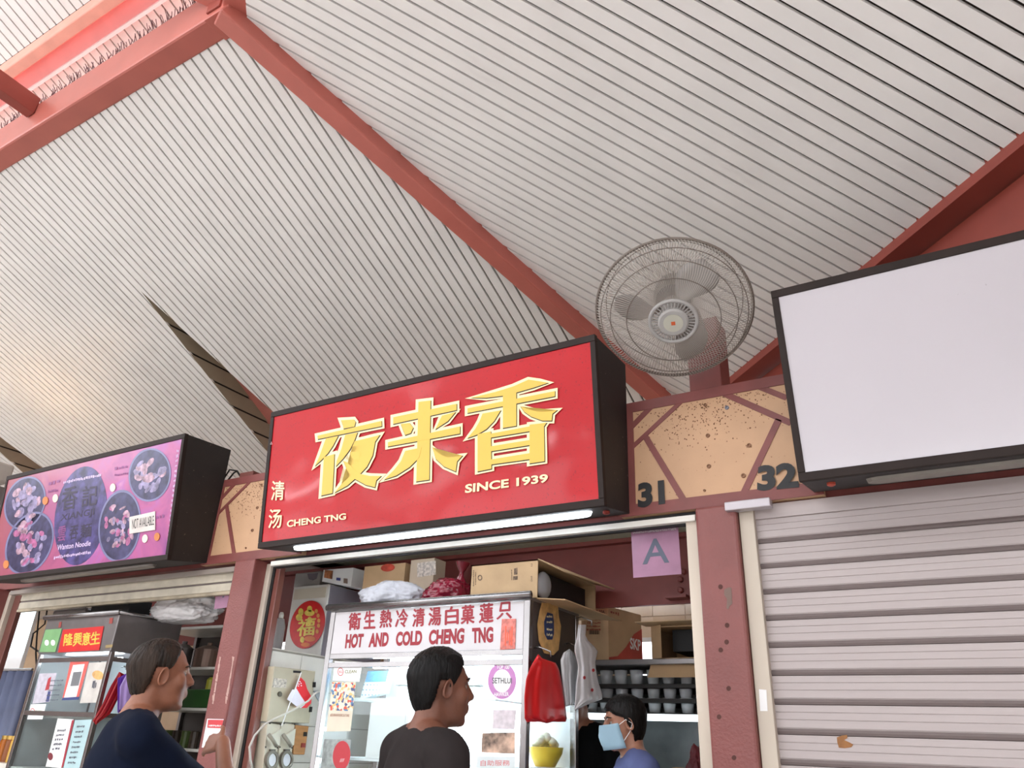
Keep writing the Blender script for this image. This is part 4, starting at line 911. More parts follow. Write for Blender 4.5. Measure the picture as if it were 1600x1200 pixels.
for i, (u, m_, h_) in enumerate(((-3.05, (232, 228, 214), .14), (-2.85, (236, 236, 236), .2), (-2.62, (226, 196, 90), .17), (-2.40, (240, 238, 232), .21), (-2.19, (230, 190, 60), .2), (-2.005, (234, 226, 200), .16))):
    o = thing('ingredient_tub', (u, 3.62, CZ0+.015), ['cream', 'white', 'pale yellow', 'off white', 'bright yellow', 'ivory'][i]+' ingredient tub on the cabinet floor', 'tub')
    MB().lathe([(.07, 0), (.085, h_), (.09, h_), (.09, h_+.01)], (u, 3.62, CZ0+.015), n=20).build('tub_body', mat('tub_%d' % i, m_, .4), o, smooth=False); MB().ell((u, 3.62, CZ0+.015+h_), (.078, .078, .045), n=16, m=8).build('contents', mat('contents_%d' % i, tuple(min(255, c+14) for c in m_), .6, bump=.6, bscale=60), o, smooth=True)
# bowl of white fungus seen through the side glass
bwl = PXc((852, 1190), CX1-.12)
fb_ = thing('fungus_bowl', (bwl.x, bwl.y, SHL), 'yellow bowl heaped with white fungus in the cabinet', 'bowl')
MB().lathe([(.05, 0), (.085, .06), (.092, .09), (.086, .09), (.05, .02)], (bwl.x, bwl.y, SHL), n=24).build('bowl', mat('yellow_plastic_bowl', (226, 186, 40), .35), fb_, smooth=True)
bl3 = MB()
for i in range(26):
    a = random.uniform(0, 6.28); r = .055*math.sqrt(random.random()); bl3.ell((bwl.x+r*math.cos(a), bwl.y+r*math.sin(a), SHL+.095+.05*(1-r/.06)), (.022, .022, .018), n=8, m=6)
f_ = bl3.build('fungus', mat('white_fungus', (232, 228, 206), .5), fb_, smooth=True); f_['kind'] = 'stuff'
# ---- on top of the cabinet
TZ = CZ1+.012
def lump(name, c, r, m, label, cat, seed=0, knot=None, amp=.16, freq=3.5, par=None):
    t = thing(name, (c[0], c[1], c[2]-r[2]), label, cat)
    bm = bmesh.new(); bmesh.ops.create_icosphere(bm, subdivisions=5, radius=1)
    for v in bm.verts:
        p = v.co.copy(); o_ = Vector((seed*3.1, seed*1.7, 0))
        d = 1+amp*mnoise.noise(p*freq*.5+o_)+amp*.5*(1-abs(mnoise.noise(p*freq*1.6+o_))*2)+amp*.25*(1-2*abs(mnoise.noise(p*freq*4+o_)))
        q_ = Vector((p.x*r[0], p.y*r[1], p.z*r[2]))*d
        if q_.z < -r[2]*.86: q_.z = -r[2]*.86-.0*q_.z
        v.co = Vector(c)+q_+Vector((0, 0, -r[2]*.14))
    me = bpy.data.meshes.new(name); bm.to_mesh(me); bm.free(); finish('bag_body', me, m, t, True)
    if knot:
        b = MB(); k = Vector(c)+Vector(knot)
        b.lathe([(.045, -.05), (.014, -.005), (.012, .012), (.035, .05), (.042, .07)], k, (0.1, 0, 1), 12, False); o = b.build('knot', m, t, smooth=True)
    return t
FILMW = mat('white_plastic_film', (206, 208, 216), .3, var=.1, vscale=14, bump=.25, bscale=30)
a, b = PY((556, 940), 3.5), PY((664, 895), 3.5)
lump('white_bundle', ((a.x+b.x)/2+.0, 3.55, TZ+.092), ((b.x-a.x)/2*.86, .15, .092), FILMW, 'white plastic-wrapped bundle tied with string on the cabinet', 'bundle', 1)
a, b = PY((657, 932), 3.5), PY((736, 882), 3.5)
lump('red_plastic_bag', ((a.x+b.x)/2, 3.55, TZ+.088), ((b.x-a.x)/2*.84, .14, .088), mat('dark_red_film', (128, 16, 44), .22, var=.15, vscale=12, coat=.3), 'knotted dark red plastic bag on the cabinet', 'bag', 5, knot=(.07, 0, .10))
# open carton lying on its side
cx0, cx1 = PY((735, 905), 3.4).x, PY((840, 890), 3.4).x; zt_ = PY((840, 874), 3.4).z
oc = thing('open_carton', ((cx0+cx1)/2, 3.75, TZ), 'open brown carton lying on its side on the display cabinet', 'carton')
ocb = MB(); th = .006
ocb.box(cx0, cx1, 3.4, 3.4+th, TZ, zt_).box(cx0, cx1, 4.1-th, 4.1, TZ, zt_).box(cx0, cx1, 3.4, 4.1, TZ, TZ+th).box(cx0, cx1, 3.4, 4.1, zt_-th, zt_).box(cx0, cx0+th, 3.4, 4.1, TZ, zt_)
ocb.build('carton_body', CARD, oc)
fl1 = MB().prism([V3(cx1, 3.4, zt_), V3(cx1, 4.1, zt_), V3(cx1+.11, 4.12, zt_-.03), V3(cx1+.10, 3.5, zt_-.05)], (0, 0, .005)).build('top_flap', CARD, oc); MB().prism([V3(cx1, 3.4, TZ), V3(cx1, 4.1, TZ), V3(cx1+.16, 4.1, TZ-.015), V3(cx1+.15, 3.42, TZ-.012)], (0, 0, .005)).build('bottom_flap', CARD_D, oc)
MB().box(cx1-.2, cx1-.03, 3.55, 4.02, TZ+th, zt_-.04).build('black_contents', BLACK, oc); MB().ell((cx1-.03, 3.52, TZ+.09), (.03, .07, .07)).build('plastic_wrap', thinfilm('clear_film', (210, 210, 214), .5), oc, smooth=True)
k7 = crop(720, 860, 6.667); INKB = mat('brown_black_ink', (72, 58, 48), .7)
for n_, q in ((9, ((160, 225), (160, 360), (148, 360), (148, 225))), (11, ((138, 205), (138, 375), (126, 375), (126, 205))), (8, ((535, 200), (535, 310), (525, 310), (525, 200)))): marks([PY(p, 3.398) for p in k7(*q)], INKB, oc, n_)
for s_, q in (('RAAD', ((746, 268), (746, 325), (728, 325), (728, 268))), ('LI', ((746, 140), (746, 165), (728, 165), (728, 140)))): ytext(s_, q, 3.398, INKB, oc, k7, .0)
for q in (((545, 310), (592, 305), (592, 265), (545, 270)), ((555, 255), (590, 250), (590, 180), (555, 190))): sheet(pq(k7(*q), onY(3.399)), .0005, mat('ink_block', (120, 98, 78), .7, var=.4, vscale=80), oc, 'printed_block')
disc_q(k7((200, 285))[0], 3.6, 4.6, onY(3.399), .0005, _M['ink_block'], oc, 'printed_emblem', inner=.6)
# brown carton and white carton at the back of the cabinet top
a, b = PY((585, 905), 3.8), PY((640, 881), 3.8)
c1 = thing('brown_carton', ((a.x+b.x)/2, 3.8, TZ), 'brown carton with a red oval print behind the white bundle', 'carton'); MB().box(a.x-.06, b.x, 3.76, 3.88, TZ, b.z).build('carton_body', CARD, c1, bevel=.003); disc_q((606, 887), 11, 6, onY(3.759), .0006, mat('red_print', (190, 70, 50), .6, var=.2, vscale=30), c1, 'printed_oval', rot=-.1)
a, b = PY((640, 905), 3.8), PY((684, 873), 3.8)
c2 = thing('pale_carton', ((a.x+b.x)/2, 3.8, TZ), 'pale carton with printed lines beside the red bag', 'carton'); MB().box(a.x+.02, b.x, 3.77, 3.89, TZ, b.z).build('carton_body', mat('pale_card_box', (206, 190, 168), .7), c2, bevel=.003); sheet(pq([(652, 902), (681, 898), (681, 876), (652, 880)], onY(3.769)), .0006, mat('grey_lines', (220, 212, 204), .7, var=.25, vscale=60), c2, 'printed_panel')
# ---- hanging bags at the side of the cabinet
def hanging(name, cr, outline, x, m, label, pleats, thick, hook, seed=1):
    """pad of carrier bags: pleated leaves following the photo outline, one behind the other"""
    t = thing(name, PXc(cr(hook)[0], x), label, 'plastic bags')
    P = cr(*outline); ys = [p[1] for p in P]; y0, y1 = min(ys)+.01, max(ys)-.01; NVv, NUu = 16, 22
    def span(y):
        xs = []
        for a, b in zip(P, P[1:]+P[:1]):
            if (a[1]-y)*(b[1]-y) < 0: xs.append(a[0]+(b[0]-a[0])*(y-a[1])/(b[1]-a[1]))
        return (min(xs), max(xs)) if len(xs) > 1 else (P[0][0], P[0][0]+.1)
    for i in range(pleats):
        ph = random.uniform(0, 6); fq = random.uniform(9, 14); xi = x+thick*(i+.5)/pleats; sh_ = random.uniform(-.04, .04); vs = []
        for v in range(NVv+1):
            vv = v/NVv; yy = y0+(y1-y0)*vv+(1.2*math.sin(i*2.1) if v == NVv else 0); a, b = span(min(yy, y1))
            for u in range(NUu+1):
                uu = u/NUu; w = .35+.65*vv
                disp = thick*.42*w*(math.sin(fq*uu*(1.3-.3*vv)+ph)*.6+.4*math.sin(2.3*fq*uu+ph*1.7+vv*2))/max(1, pleats*.5)+thick*.25*math.sin(math.pi*uu)
                vs.append(PXc((a+(b-a)*(uu+sh_*vv*(1-abs(2*uu-1))), yy), xi+disp))
        o = MB().add(vs, [(v*(NUu+1)+u, v*(NUu+1)+u+1, (v+1)*(NUu+1)+u+1, (v+1)*(NUu+1)+u) for v in range(NVv) for u in range(NUu)]).build('bag_leaf', m, t, smooth=True)
        so_ = o.modifiers.new('s', 'SOLIDIFY'); so_.thickness = .0015
    h0 = PXc(cr(hook)[0], x-.004)
    MB().tube([h0+V3(-.03, 0, .03), h0+V3(.0, 0, .035), h0+V3(thick+.012, 0, .012), h0+V3(thick+.012, 0, -.012)], .004, 6).build('hook', STEEL, t, smooth=True)
    return t
random.seed(2)
hanging('red_carrier_bags', kx, ((262, 440), (290, 470), (370, 485), (400, 540), (420, 640), (455, 890), (320, 895), (170, 890), (168, 720), (180, 600), (215, 510)), CX1+.035, REDP, 'pad of bright red carrier bags hanging on the cabinet side', 7, .05, (268, 440))
hanging('white_carrier_bags', kx, ((470, 405), (500, 430), (540, 540), (520, 560), (520, 780), (440, 785), (425, 640), (410, 480), (430, 430)), CX1+.03, mat('white_bag_film', (214, 214, 216), .35, var=.06, vscale=10), 'pad of plain white carrier bags beside the red bags', 6, .04, (470, 410))
hb = hanging('printed_white_bags', kx, ((530, 240), (580, 240), (575, 330), (660, 410), (640, 500), (660, 620), (700, 735), (600, 770), (505, 810), (515, 640), (530, 520), (500, 400), (520, 330)), CX1+.09, mat('grey_white_bag_film', (206, 204, 206), .35, var=.06, vscale=10), 'pad of white bags printed with small red marks hanging by the carton', 7, .05, (548, 235))
for u, v in ((570, 595), (622, 678), (630, 545)): disc_q(kx((u, v))[0], 2.2, 2.8, onX(CX1+.16), .001, mat('red_mark', (176, 40, 44), .5), hb, 'red_mark', n=8)
# ---- grade cards
GRADE = mat('lilac_grade_card', (160, 114, 142), .4, var=.1, vscale=8)
def grade(q, y, label, cut=None):
    t = thing('grade_card', PY(q[0], y), label, 'card')
    sheet(pq(q, onY(y)), .003, GRADE, t, 'card')
    return t
g31 = grade([(990, 903), (1065, 897), (1059, 815), (986, 822)], 3.3, 'lilac hygiene grade card lettered A beside the cream rail')
text_q('A', pq([(1004, 882), (1046, 879), (1042, 840), (1006, 843)], onY(3.297)), mat('slate_ink', (84, 90, 108), .5), g31, 'lettering', .01, .001); text_q('EXCELLENCE IN CLEANLINESS & FOOD HYGIENE', pq([(989, 834), (1057, 828), (1057, 823), (988, 829)], onY(3.297)), WHITEP, g31, 'lettering', .01, .001)
MB().box(-1.34, -1.1, 3.296, 3.304, 2.36, 2.40).build('card_clip', STEEL_D, g31)
g30 = grade([(335, 952), (356, 949), (367, 893), (342, 896)], 3.29, 'lilac hygiene grade card lettered A half behind the scuffed column')
text_q('A', pq([(347, 934), (364, 931), (367, 903), (352, 906)], onY(3.287)), mat('slate_ink', (110, 120, 140), .5), g30, 'lettering', .01, .001)
# ---- shelf rack with glasses at the back right
rk = thing('shelf_rack', (-1.6, 4.6, 0), 'steel shelf rack holding rows of glasses behind the worker', 'rack')
RX0, RX1 = -2.25, -1.10
for x0 in (RX0, RX1-.03):
    for y0 in (4.28, 4.78): MB().box(x0, x0+.03, y0, y0+.03, 0, 1.9).build('rack_post', STEEL_D, rk)
MB().box(RX0, RX1, 4.26, 4.82, 1.868, 1.898).build('rack_shelf', STEEL_D, rk, bevel=.004)
LV = [PY((930, v), 4.38).z for v in (1070.5, 1092, 1113)]
TRAY = mat('black_tray', (30, 26, 24), .6)
for z in LV: MB().box(RX0+.03, RX1-.03, 4.3, 4.8, z-.022, z).build('tray', TRAY, rk, bevel=.004)
zl = PY((1000, 1120), 4.36).z; MB().box(RX0, RX1, 4.28, 4.34, zl-.02, zl+.012).build('bright_edge', mat('glowing_edge', (230, 236, 238), .3, emit=(226, 240, 246), estr=1.3), rk)  # shelf edge made to glow so the glasses get more light
MB().box(RX0, RX1, 4.80, 4.81, .9, 1.86).build('rack_back', mat('brushed_back', (150, 158, 160), .35, metal=.5, var=.15, vscale=5), rk)
CUPM = thinfilm('tumbler_plastic', (232, 238, 242), .55, .12)
cup0 = None
for r_, z in enumerate(LV):
    for c_ in range(10):
        x_ = -2.05+.096*c_+random.uniform(-.006, .006)
        if cup0 is None:
            b = MB(); b.lathe([(.030, 0), (.040, .078), (.038, .078), (.028, .006)], n=14); cup0 = b.build('glass_tumbler', CUPM, smooth=True); tag(cup0, 'clear glass tumbler in the rows on the black trays', 'glass', 'glass tumblers on the rack trays'); o = cup0
        else: o = cup0.copy(); COL.objects.link(o)
        o.location = (x_, 4.37, z)
# cartons on the rack
A_, B_, C_ = V3(-2.085, 4.3, 1.9), V3(-1.906, 4.3, 1.9), V3(-1.84, 4.66, 1.9); hz = PY((930, 948), 4.3).z-1.9
sk = thing('brown_carton', ((A_+C_)/2), 'upright brown carton with a red wave print on the rack', 'carton')
MB().prism([A_, B_, C_, A_+C_-B_], (0, 0, hz)).build('carton_body', CARD, sk, bevel=.002)
def onq(o_, u_, v_): return lambda a, b, l=.001: o_+u_*a+V3(0, 0, v_*b)
uv = (C_-B_); nrm = uv.cross(V3(0, 0, 1)).normalized(); nrm = nrm if nrm.dot(CAM-B_) > 0 else -nrm
def sf(a, b, l=.001): return B_+uv*a+V3(0, 0, hz*b)+nrm*l
MB().prism([sf(0, .05), sf(.25, .1), sf(.5, .3), sf(.75, .58), sf(1, .72), sf(1, 0), sf(0, 0)], nrm*.001).build('red_wave', mat('red_wave_print', (196, 84, 70), .6, var=.1), sk)
text_q('SKP', [sf(.62, .28, .003), sf(.95, .28, .003), sf(.95, .5, .003), sf(.62, .5, .003)], WHITEP, sk, 'lettering', .03, 0); RBI = mat('red_brown_ink', (150, 70, 50), .6); marks([sf(.05, .86, .003), sf(.33, .86, .003), sf(.33, .93, .003), sf(.05, .93, .003)], RBI, sk, 4)
k9 = crop(900, 920, 4.286)
ytext('CON-7PC-20A', ((48, 165), (192, 165), (192, 143), (48, 143)), 4.297, INKB, sk, k9, .01)
for i in range(5): marks([PY(p, 4.297) for p in k9((80-i*2, 192+i*22), (165, 192+i*22), (165, 178+i*22), (80-i*2, 178+i*22))], RBI, sk, 9)
for i in range(14): sheet(pq(k9((88+i*5, 305), (90+i*5+(i % 3), 305), (90+i*5+(i % 3), 278), (88+i*5, 278)), onY(4.2985)), .0005, INKB, sk, 'barcode_bar')
a, b = PY((1020, 1044), 4.3), PY((1095, 976), 4.3)
o2 = thing('open_brown_carton', ((a.x+b.x)/2, 4.5, 1.9), 'open brown carton with dark inside at the rack end', 'carton')
bb = MB(); z0, z1_ = 1.9, b.z
bb.box(a.x, b.x, 4.7, 4.706, z0, z1_).box(a.x, a.x+.006, 4.3, 4.7, z0, z1_).box(b.x-.006, b.x, 4.3, 4.7, z0, z1_).box(a.x, b.x, 4.3, 4.7, z0, z0+.006).box(a.x, b.x, 4.3, 4.7, z1_-.006, z1_); bb.build('carton_body', CARD, o2)
MB().box(a.x+.09, b.x-.01, 4.4, 4.69, z0+.05, z1_-.01).build('dark_inside', BLACK, o2); MB().prism([V3(a.x-.03, 4.3, z1_), V3(b.x, 4.3, z1_), V3(b.x, 4.2, z1_+.01), V3(a.x-.06, 4.2, z1_+.01)], (0, 0, .005)).build('top_flap', CARD, o2); MB().prism([V3(a.x, 4.3, z0), V3(b.x, 4.3, z0), V3(b.x, 4.27, z0-.1), V3(a.x-.02, 4.27, z0-.1)], (0, -.005, 0)).build('bottom_flap', CARD_D, o2); MB().prism([V3(a.x, 4.3, z0), V3(a.x, 4.3, z1_), V3(a.x+.08, 4.24, z1_), V3(a.x+.08, 4.24, z0)], (0, -.005, 0)).build('side_flap', CARD_D, o2)  # black block fills the inside of the carton
mbg = PY((1088, 1180), 4.0); lump('maroon_bag', (mbg.x+.02, 4.0, 1.345), (.06, .08, .12), mat('maroon_cloth', (96, 22, 30), .6, var=.1), 'dark maroon bag hanging by the cream rail', 'bag', 8, amp=.25); yb3 = PY((1062, 1195), 4.1); lump('yellow_tub', (yb3.x, 4.1, 1.30), (.1, .09, .07), mat('amber_plastic', (196, 140, 30), .35), 'amber plastic tub behind the worker', 'tub', 2, amp=.04)
# side table that carries them
tb = thing('back_table', (-1.45, 4.0, 0), 'steel side table behind the worker', 'table'); MB().box(-1.45, -1.08, 3.86, 4.22, 1.19, 1.225).build('table_top', STEEL_D, tb)
for x0 in (-1.44, -1.11):
    for y0 in (3.87, 4.18): MB().box(x0, x0+.03, y0, y0+.03, 0, 1.19).build('leg', STEEL_D, tb)
# unseen lamp added behind the lintel to light the inner beam and cartons
lb = thing('tube_lamp', (-2.3, 3.40, 2.52), 'unseen tube lamp added under the green soffit to light the inner beam', 'lamp'); MB().tube([(-3.3, 3.40, 2.525), (-1.3, 3.40, 2.525)], .013, 10).build('tube', mat('soffit_fill_tube', (255, 255, 255), .5, emit=(244, 248, 255), estr=3.5), lb); MB().box(-3.35, -1.25, 3.385, 3.415, 2.54, 2.56).build('batten', WHITE, lb)
# unseen lamp added behind the inner beam to light the stall
la = thing('tube_lamp', (-2.3, 4.65, 2.5), 'unseen tube lamp added behind the inner red beam to light the stall', 'lamp'); MB().tube([(-3.0, 4.65, 2.5), (-1.7, 4.65, 2.5)], .014, 10).build('tube', mat('stall_fill_tube', (255, 255, 255), .5, emit=(240, 246, 255), estr=9), la); MB().box(-3.05, -1.65, 4.62, 4.68, 2.52, 2.57).build('batten', WHITE, la)
rc = MB().box(-13, 4, 4.2, 5.3, 2.6, 2.64).build('ceiling', mat('stall_ceiling', (196, 190, 182), .6)); tag(rc, kind='structure')
# ================================================================== STALL 30 (noodle stall)
NB = onY
HY = 3.15
hx0, hx1 = PY((75, 965), HY).x, PY((188, 957), HY).x; hz0, hz1 = PY((180, 1017), HY).z, PY((188, 958), HY).z
hd_ = PXc((283, 985), hx1).y
st = thing('noodle_counter', ((hx0+hx1)/2, 3.45, 0), 'steel counter under the noodle display case', 'counter')
MB().box(-5.92, -4.5, 3.2, 3.85, 0, .9).build('counter_body', STEEL_D, st); MB().box(-5.93, -4.45, 3.12, 3.9, .9, .94).build('worktop', STEEL, st, bevel=.004)
nc = thing('noodle_display_case', ((hx0+hx1)/2, 3.4, .94), 'steel framed noodle display case pasted with notices', 'display case')
MB().box(hx0, hx1, HY, hd_, hz0, hz1).build('hood', mat('brushed_hood', (126, 122, 122), .34, metal=.6, var=.08), nc, bevel=.006)
MB().tube([(hx0-.02, HY-.01, hz1+.005), (hx1+.01, HY-.01, hz1+.005)], .018, 12).build('front_rail', STEEL, nc, smooth=True)
MB().tube([(hx1+.005, HY-.01, hz1+.005), (hx1+.005, hd_, hz1+.005)], .012, 10).build('side_rail', STEEL, nc, smooth=True)
for x0, y0 in ((hx0, HY+.01), (hx1-.03, HY+.01), (hx0, hd_-.03), (hx1-.03, hd_-.03)): MB().box(x0, x0+.028, y0, y0+.028, .94, hz0).build('post', STEEL, nc, bevel=.003)
for z in (hz0-.045, 1.50): MB().box(hx0+.03, hx1-.03, HY+.012, HY+.03, z-.014, z+.014).build('cross_bar', STEEL, nc); MB().box(hx1-.026, hx1-.01, HY+.04, hd_-.03, z-.014, z+.014).build('cross_bar', STEEL, nc)
MB().box(hx0+.03, hx1-.03, HY+.02, HY+.024, .96, hz0-.06).build('front_glass', GLASS, nc); MB().box(hx1-.02, hx1-.016, HY+.04, hd_-.03, .96, hz0-.06).build('side_glass', GLASS, nc)
MB().box(hx0+.03, hx1-.03, HY+.05, hd_-.03, 1.475, 1.487).build('shelf', mat('pale_shelf2', (206, 206, 202), .3), nc); MB().box(hx0+.03, hx1-.03, HY+.03, hd_-.03, 1.16, 1.172).build('shelf', _M['pale_shelf2'], nc)
MB().box(hx0+.03, hx1-.03, hd_-.025, hd_-.015, .96, hz0).build('back_panel', mat('case_back', (190, 194, 196), .5), nc)
MB().tube([(hx0+.1, HY+.16, hz0-.03), (hx1-.1, HY+.16, hz0-.03)], .012, 10).build('lamp_tube', mat('case_tube', (255, 255, 255), .5, emit=(236, 246, 255), estr=10), nc)
MB().box(hx0+.004, hx0+.012, HY+.04, hd_-.02, .96, hz0).build('side_panel', mat('case_back', (190, 194, 196), .5), nc)
kn = crop(0, 930, 4.444); HF = onY(HY-.002)
bn = sheet(pq(kn((405, 398), (690, 382), (722, 215), (440, 240)), HF), .003, mat('red_banner', (204, 26, 26), .4, var=.06), nc, 'red_banner')
for ch, q in zip('隆興意生', (((440, 352), (500, 345), (508, 262), (450, 270)), ((505, 355), (565, 345), (572, 258), (515, 265)), ((568, 350), (622, 340), (630, 255), (578, 262)), ((625, 345), (690, 335), (698, 250), (635, 258)))):
    text_q(ch, pq(kn(*q), onY(HY-.0055)), FOIL, bn, 'lettering', .035, 0)
sheet(pq(kn((275, 395), (385, 395), (432, 232), (318, 240)), HF), .002, mat('green_sticker', (120, 170, 112), .5, var=.1), nc, 'green_sticker')
for u in (325, 368): disc_q(kn((u, 330))[0], 3.4, 4.6, onY(HY-.0045), .0006, WHITEP, nc, 'printed_face', n=14)
for q in (((405, 225), (422, 224), (430, 185), (413, 186)), ((757, 198), (780, 197), (786, 157), (763, 158))): sheet(pq(kn(*q), HF), .001, mat('old_red_print', (150, 60, 52), .6), nc, 'seal_print')
sheet(pq(kn((732, 368), (780, 362), (784, 342), (736, 346)), HF), .002, mat('brass_plate', (160, 140, 96), .4, metal=.4), nc, 'maker_plate')
GN = onY(HY+.017)
def note(q, m, nm): return sheet(pq(kn(*q), GN), .0012, m, nc, nm)
def ntm(n_, q, m, par): return marks(pq(kn(*q), onY(HY+.014)), m, par, n_)
def ntx(s_, q, m, par, b=.0): return text_q(s_, pq(kn(*q), onY(HY+.014)), m, par, 'lettering', b, 0)
INKG = mat('grey_ink', (90, 92, 104), .6)
a1 = note(((225, 755), (345, 740), (395, 540), (275, 545)), mat('health_poster', (196, 192, 204), .5, var=.1, vscale=30), 'health_poster')
sheet(pq(kn((312, 662), (340, 655), (356, 565), (335, 580)), onY(HY+.0155)), .0005, mat('red_figure', (176, 50, 60), .6), a1, 'printed_figure'); sheet(pq(kn((318, 740), (340, 738), (352, 668), (334, 668)), onY(HY+.0155)), .0005, mat('blue_figure', (60, 70, 130), .6), a1, 'printed_figure')
for i in range(5): ntm(12, ((350-i*9, 600+i*34), (438-i*9, 595+i*34), (441-i*9, 583+i*34), (353-i*9, 588+i*34)), INKG, a1)
a2 = note(((432, 728), (545, 722), (620, 452), (490, 460)), mat('coral_pay_card', (214, 96, 88), .5), 'payment_card'); sheet(pq(kn((445, 712), (530, 705), (588, 478), (508, 485)), onY(HY+.0155)), .0006, WHITEP, a2, 'white_panel'); sheet(pq(kn((488, 632), (545, 628), (568, 530), (510, 535)), onY(HY+.0145)), .0004, mat('plain_grey_block', (120, 122, 126), .6), a2, 'grey_block'); sheet(pq(kn((428, 730), (545, 725), (552, 705), (436, 712)), onY(HY+.0145)), .0004, mat('navy_band', (50, 66, 120), .5), a2, 'navy_band')
a3 = note(((555, 750), (690, 745), (748, 462), (620, 470)), mat('egg_poster', (206, 202, 196), .5, var=.08, vscale=12), 'egg_poster'); disc_q(kn((680, 555))[0], 9, 7, onY(HY+.0155), .0005, mat('yolk_orange', (226, 176, 110), .5, var=.15, vscale=30), a3, 'printed_egg', rot=.3); ntm(3, ((635, 650), (668, 645), (676, 590), (645, 592)), INKG, a3)
a4 = note(((190, 862), (295, 862), (322, 755), (215, 758)), WHITEP, 'clean_notice'); disc_q(kn((226, 805))[0], 3.4, 4.6, onY(HY+.0155), .0004, mat('red_ink', (200, 50, 50), .5), a4, 'ring', inner=.75); ntx('CLEAN', ((240, 815), (285, 812), (288, 798), (243, 800)), mat('olive_ink', (130, 132, 70), .5), a4, .01)
a5 = note(((318, 1190), (425, 1200), (512, 862), (402, 855)), WHITEP, 'menu_notice'); sheet(pq(kn((425, 1200), (440, 1190), (516, 866), (500, 868)), onY(HY+.0155)), .0005, mat('red_edge', (160, 40, 56), .5), a5, 'red_edge'); disc_q(kn((350, 1120))[0], 4, 6, onY(HY+.0155), .0005, mat('maroon_rosette', (120, 40, 50), .6), a5, 'rosette')
for i, n_ in enumerate((6, 6, 4, 9, 3)): ntm(n_, ((395-i*9, 950+i*32), (455-i*9, 946+i*32), (460-i*9, 926+i*32), (400-i*9, 930+i*32)), INKG, a5)
a6 = note(((440, 1205), (575, 1205), (645, 862), (522, 868)), mat('pale_blue_paper', (176, 206, 210), .6), 'price_paper')
for i in range(8): ntm(5, ((530-i*9, 920+i*36), (585-i*9, 918+i*36), (590-i*9, 902+i*36), (535-i*9, 904+i*36)), INKG, a6)
# bottles inside the case
for i, (u, lab) in enumerate(((160, 'clear bottle of pale oil inside the noodle case'), (205, 'clear bottle of amber oil beside the pale oil in the noodle case'))):
    p = PY(kn((u, 1065))[0], 3.32); b_ = (p.x, 3.32, 1.172); t = thing('oil_bottle', b_, lab, 'bottle')
    MB().lathe([(.036, 0), (.038, .01), (.038, .17), (.016, .22), (.015, .25)], b_, n=14).build('bottle_body', thinfilm('clear_bottle', (190, 186, 176), .5, .1), t, smooth=True); MB().lathe([(.033, .006), (.034, .08)], b_, n=12).build('oil', mat('amber_oil%d' % i, (190, 140, 40) if i else (196, 170, 90), .2), t)
for i, u in enumerate((30, 70, 105)):
    p = PY((u/4.444, 930+1050/4.444), 3.5); b_ = (p.x, 3.5, 1.172)
    t = thing('sauce_jar', b_, ['orange sauce jar near the far jamb', 'dark amber sauce jar between two sauce jars', 'yellow sauce jar next to the case post'][i], 'jar')
    MB().lathe([(.034, 0), (.036, .01), (.036, .14), (.03, .15)], b_, n=14).build('jar_body', mat('sauce_%d' % i, ((190, 110, 40), (140, 80, 40), (206, 160, 60))[i], .25), t); MB().lathe([(.033, .15), (.033, .175)], b_, n=14).build('jar_lid', mat('gold_lid', (206, 170, 90), .3, metal=.4), t)
sj = thing('jar_shelf', (-6.15, 3.5, 0), 'pale tiled shelf carrying the sauce jars', 'shelf'); MB().box(-6.7, -5.95, 3.36, 3.7, 1.13, 1.172).build('shelf_board', TILEW, sj); MB().box(-6.68, -5.97, 3.4, 3.66, 0, 1.13).build('shelf_base', TILEW, sj)
# on the hood
lump('clear_bag_bundle', (hx1-.08+.25, hd_-.12, hz1+.085), (.30, .13, .10), thinfilm('cloudy_film', (228, 226, 226), .9), 'cloudy plastic bags of boxes on top of the noodle case', 'bundle', 3, amp=.25, freq=4)
bxk = PY((150, 958), 3.5); bk1 = MB().box(bxk.x+.05, bxk.x+.52, 3.42, 3.60, hz1+.004, hz1+.16).build('black_box', BLACK, bevel=.006); tag(bk1, 'matt black box on top of the noodle case', 'box')
pn = thing('steel_pan', (bxk.x-.22, 3.5, hz1), 'dull steel pan on top of the noodle case beside the black box', 'pan'); MB().box(bxk.x-.42, bxk.x+.02, 3.4, 3.62, hz1+.004, hz1+.12).build('pan_body', STEEL_D, pn, bevel=.02); MB().tube([(bxk.x-.45, 3.39, hz1+.12), (bxk.x+.03, 3.39, hz1+.12)], .008, 8).build('pan_rim', STEEL, pn)
# hanging coloured bags
khb = crop(0, 900, 4)
hxp = hx1+.035
for nm, ol, m, lab, hk, dx in (('red_bags', ((745, 600), (790, 605), (770, 700), (690, 860), (600, 925), (580, 905), (640, 800), (690, 690)), mat('crimson_bag', (170, 22, 30), .4, var=.08), 'pad of crimson bags hanging on the noodle case', (770, 600), .0), ('purple_bags', ((790, 610), (812, 620), (790, 850), (735, 850), (735, 640)), mat('violet_bag', (92, 50, 150), .4, var=.08), 'pad of violet bags hanging between crimson and lilac bags', (795, 612), .05), ('lilac_bags', ((800, 598), (845, 600), (870, 700), (850, 850), (745, 840), (750, 690)), mat('lilac_bag', (176, 150, 214), .4, var=.08), 'pad of lilac bags hanging next to the violet bags', (812, 598), .1)):
    hanging(nm, khb, ol, hxp+dx, m, lab, 5, .035, hk)
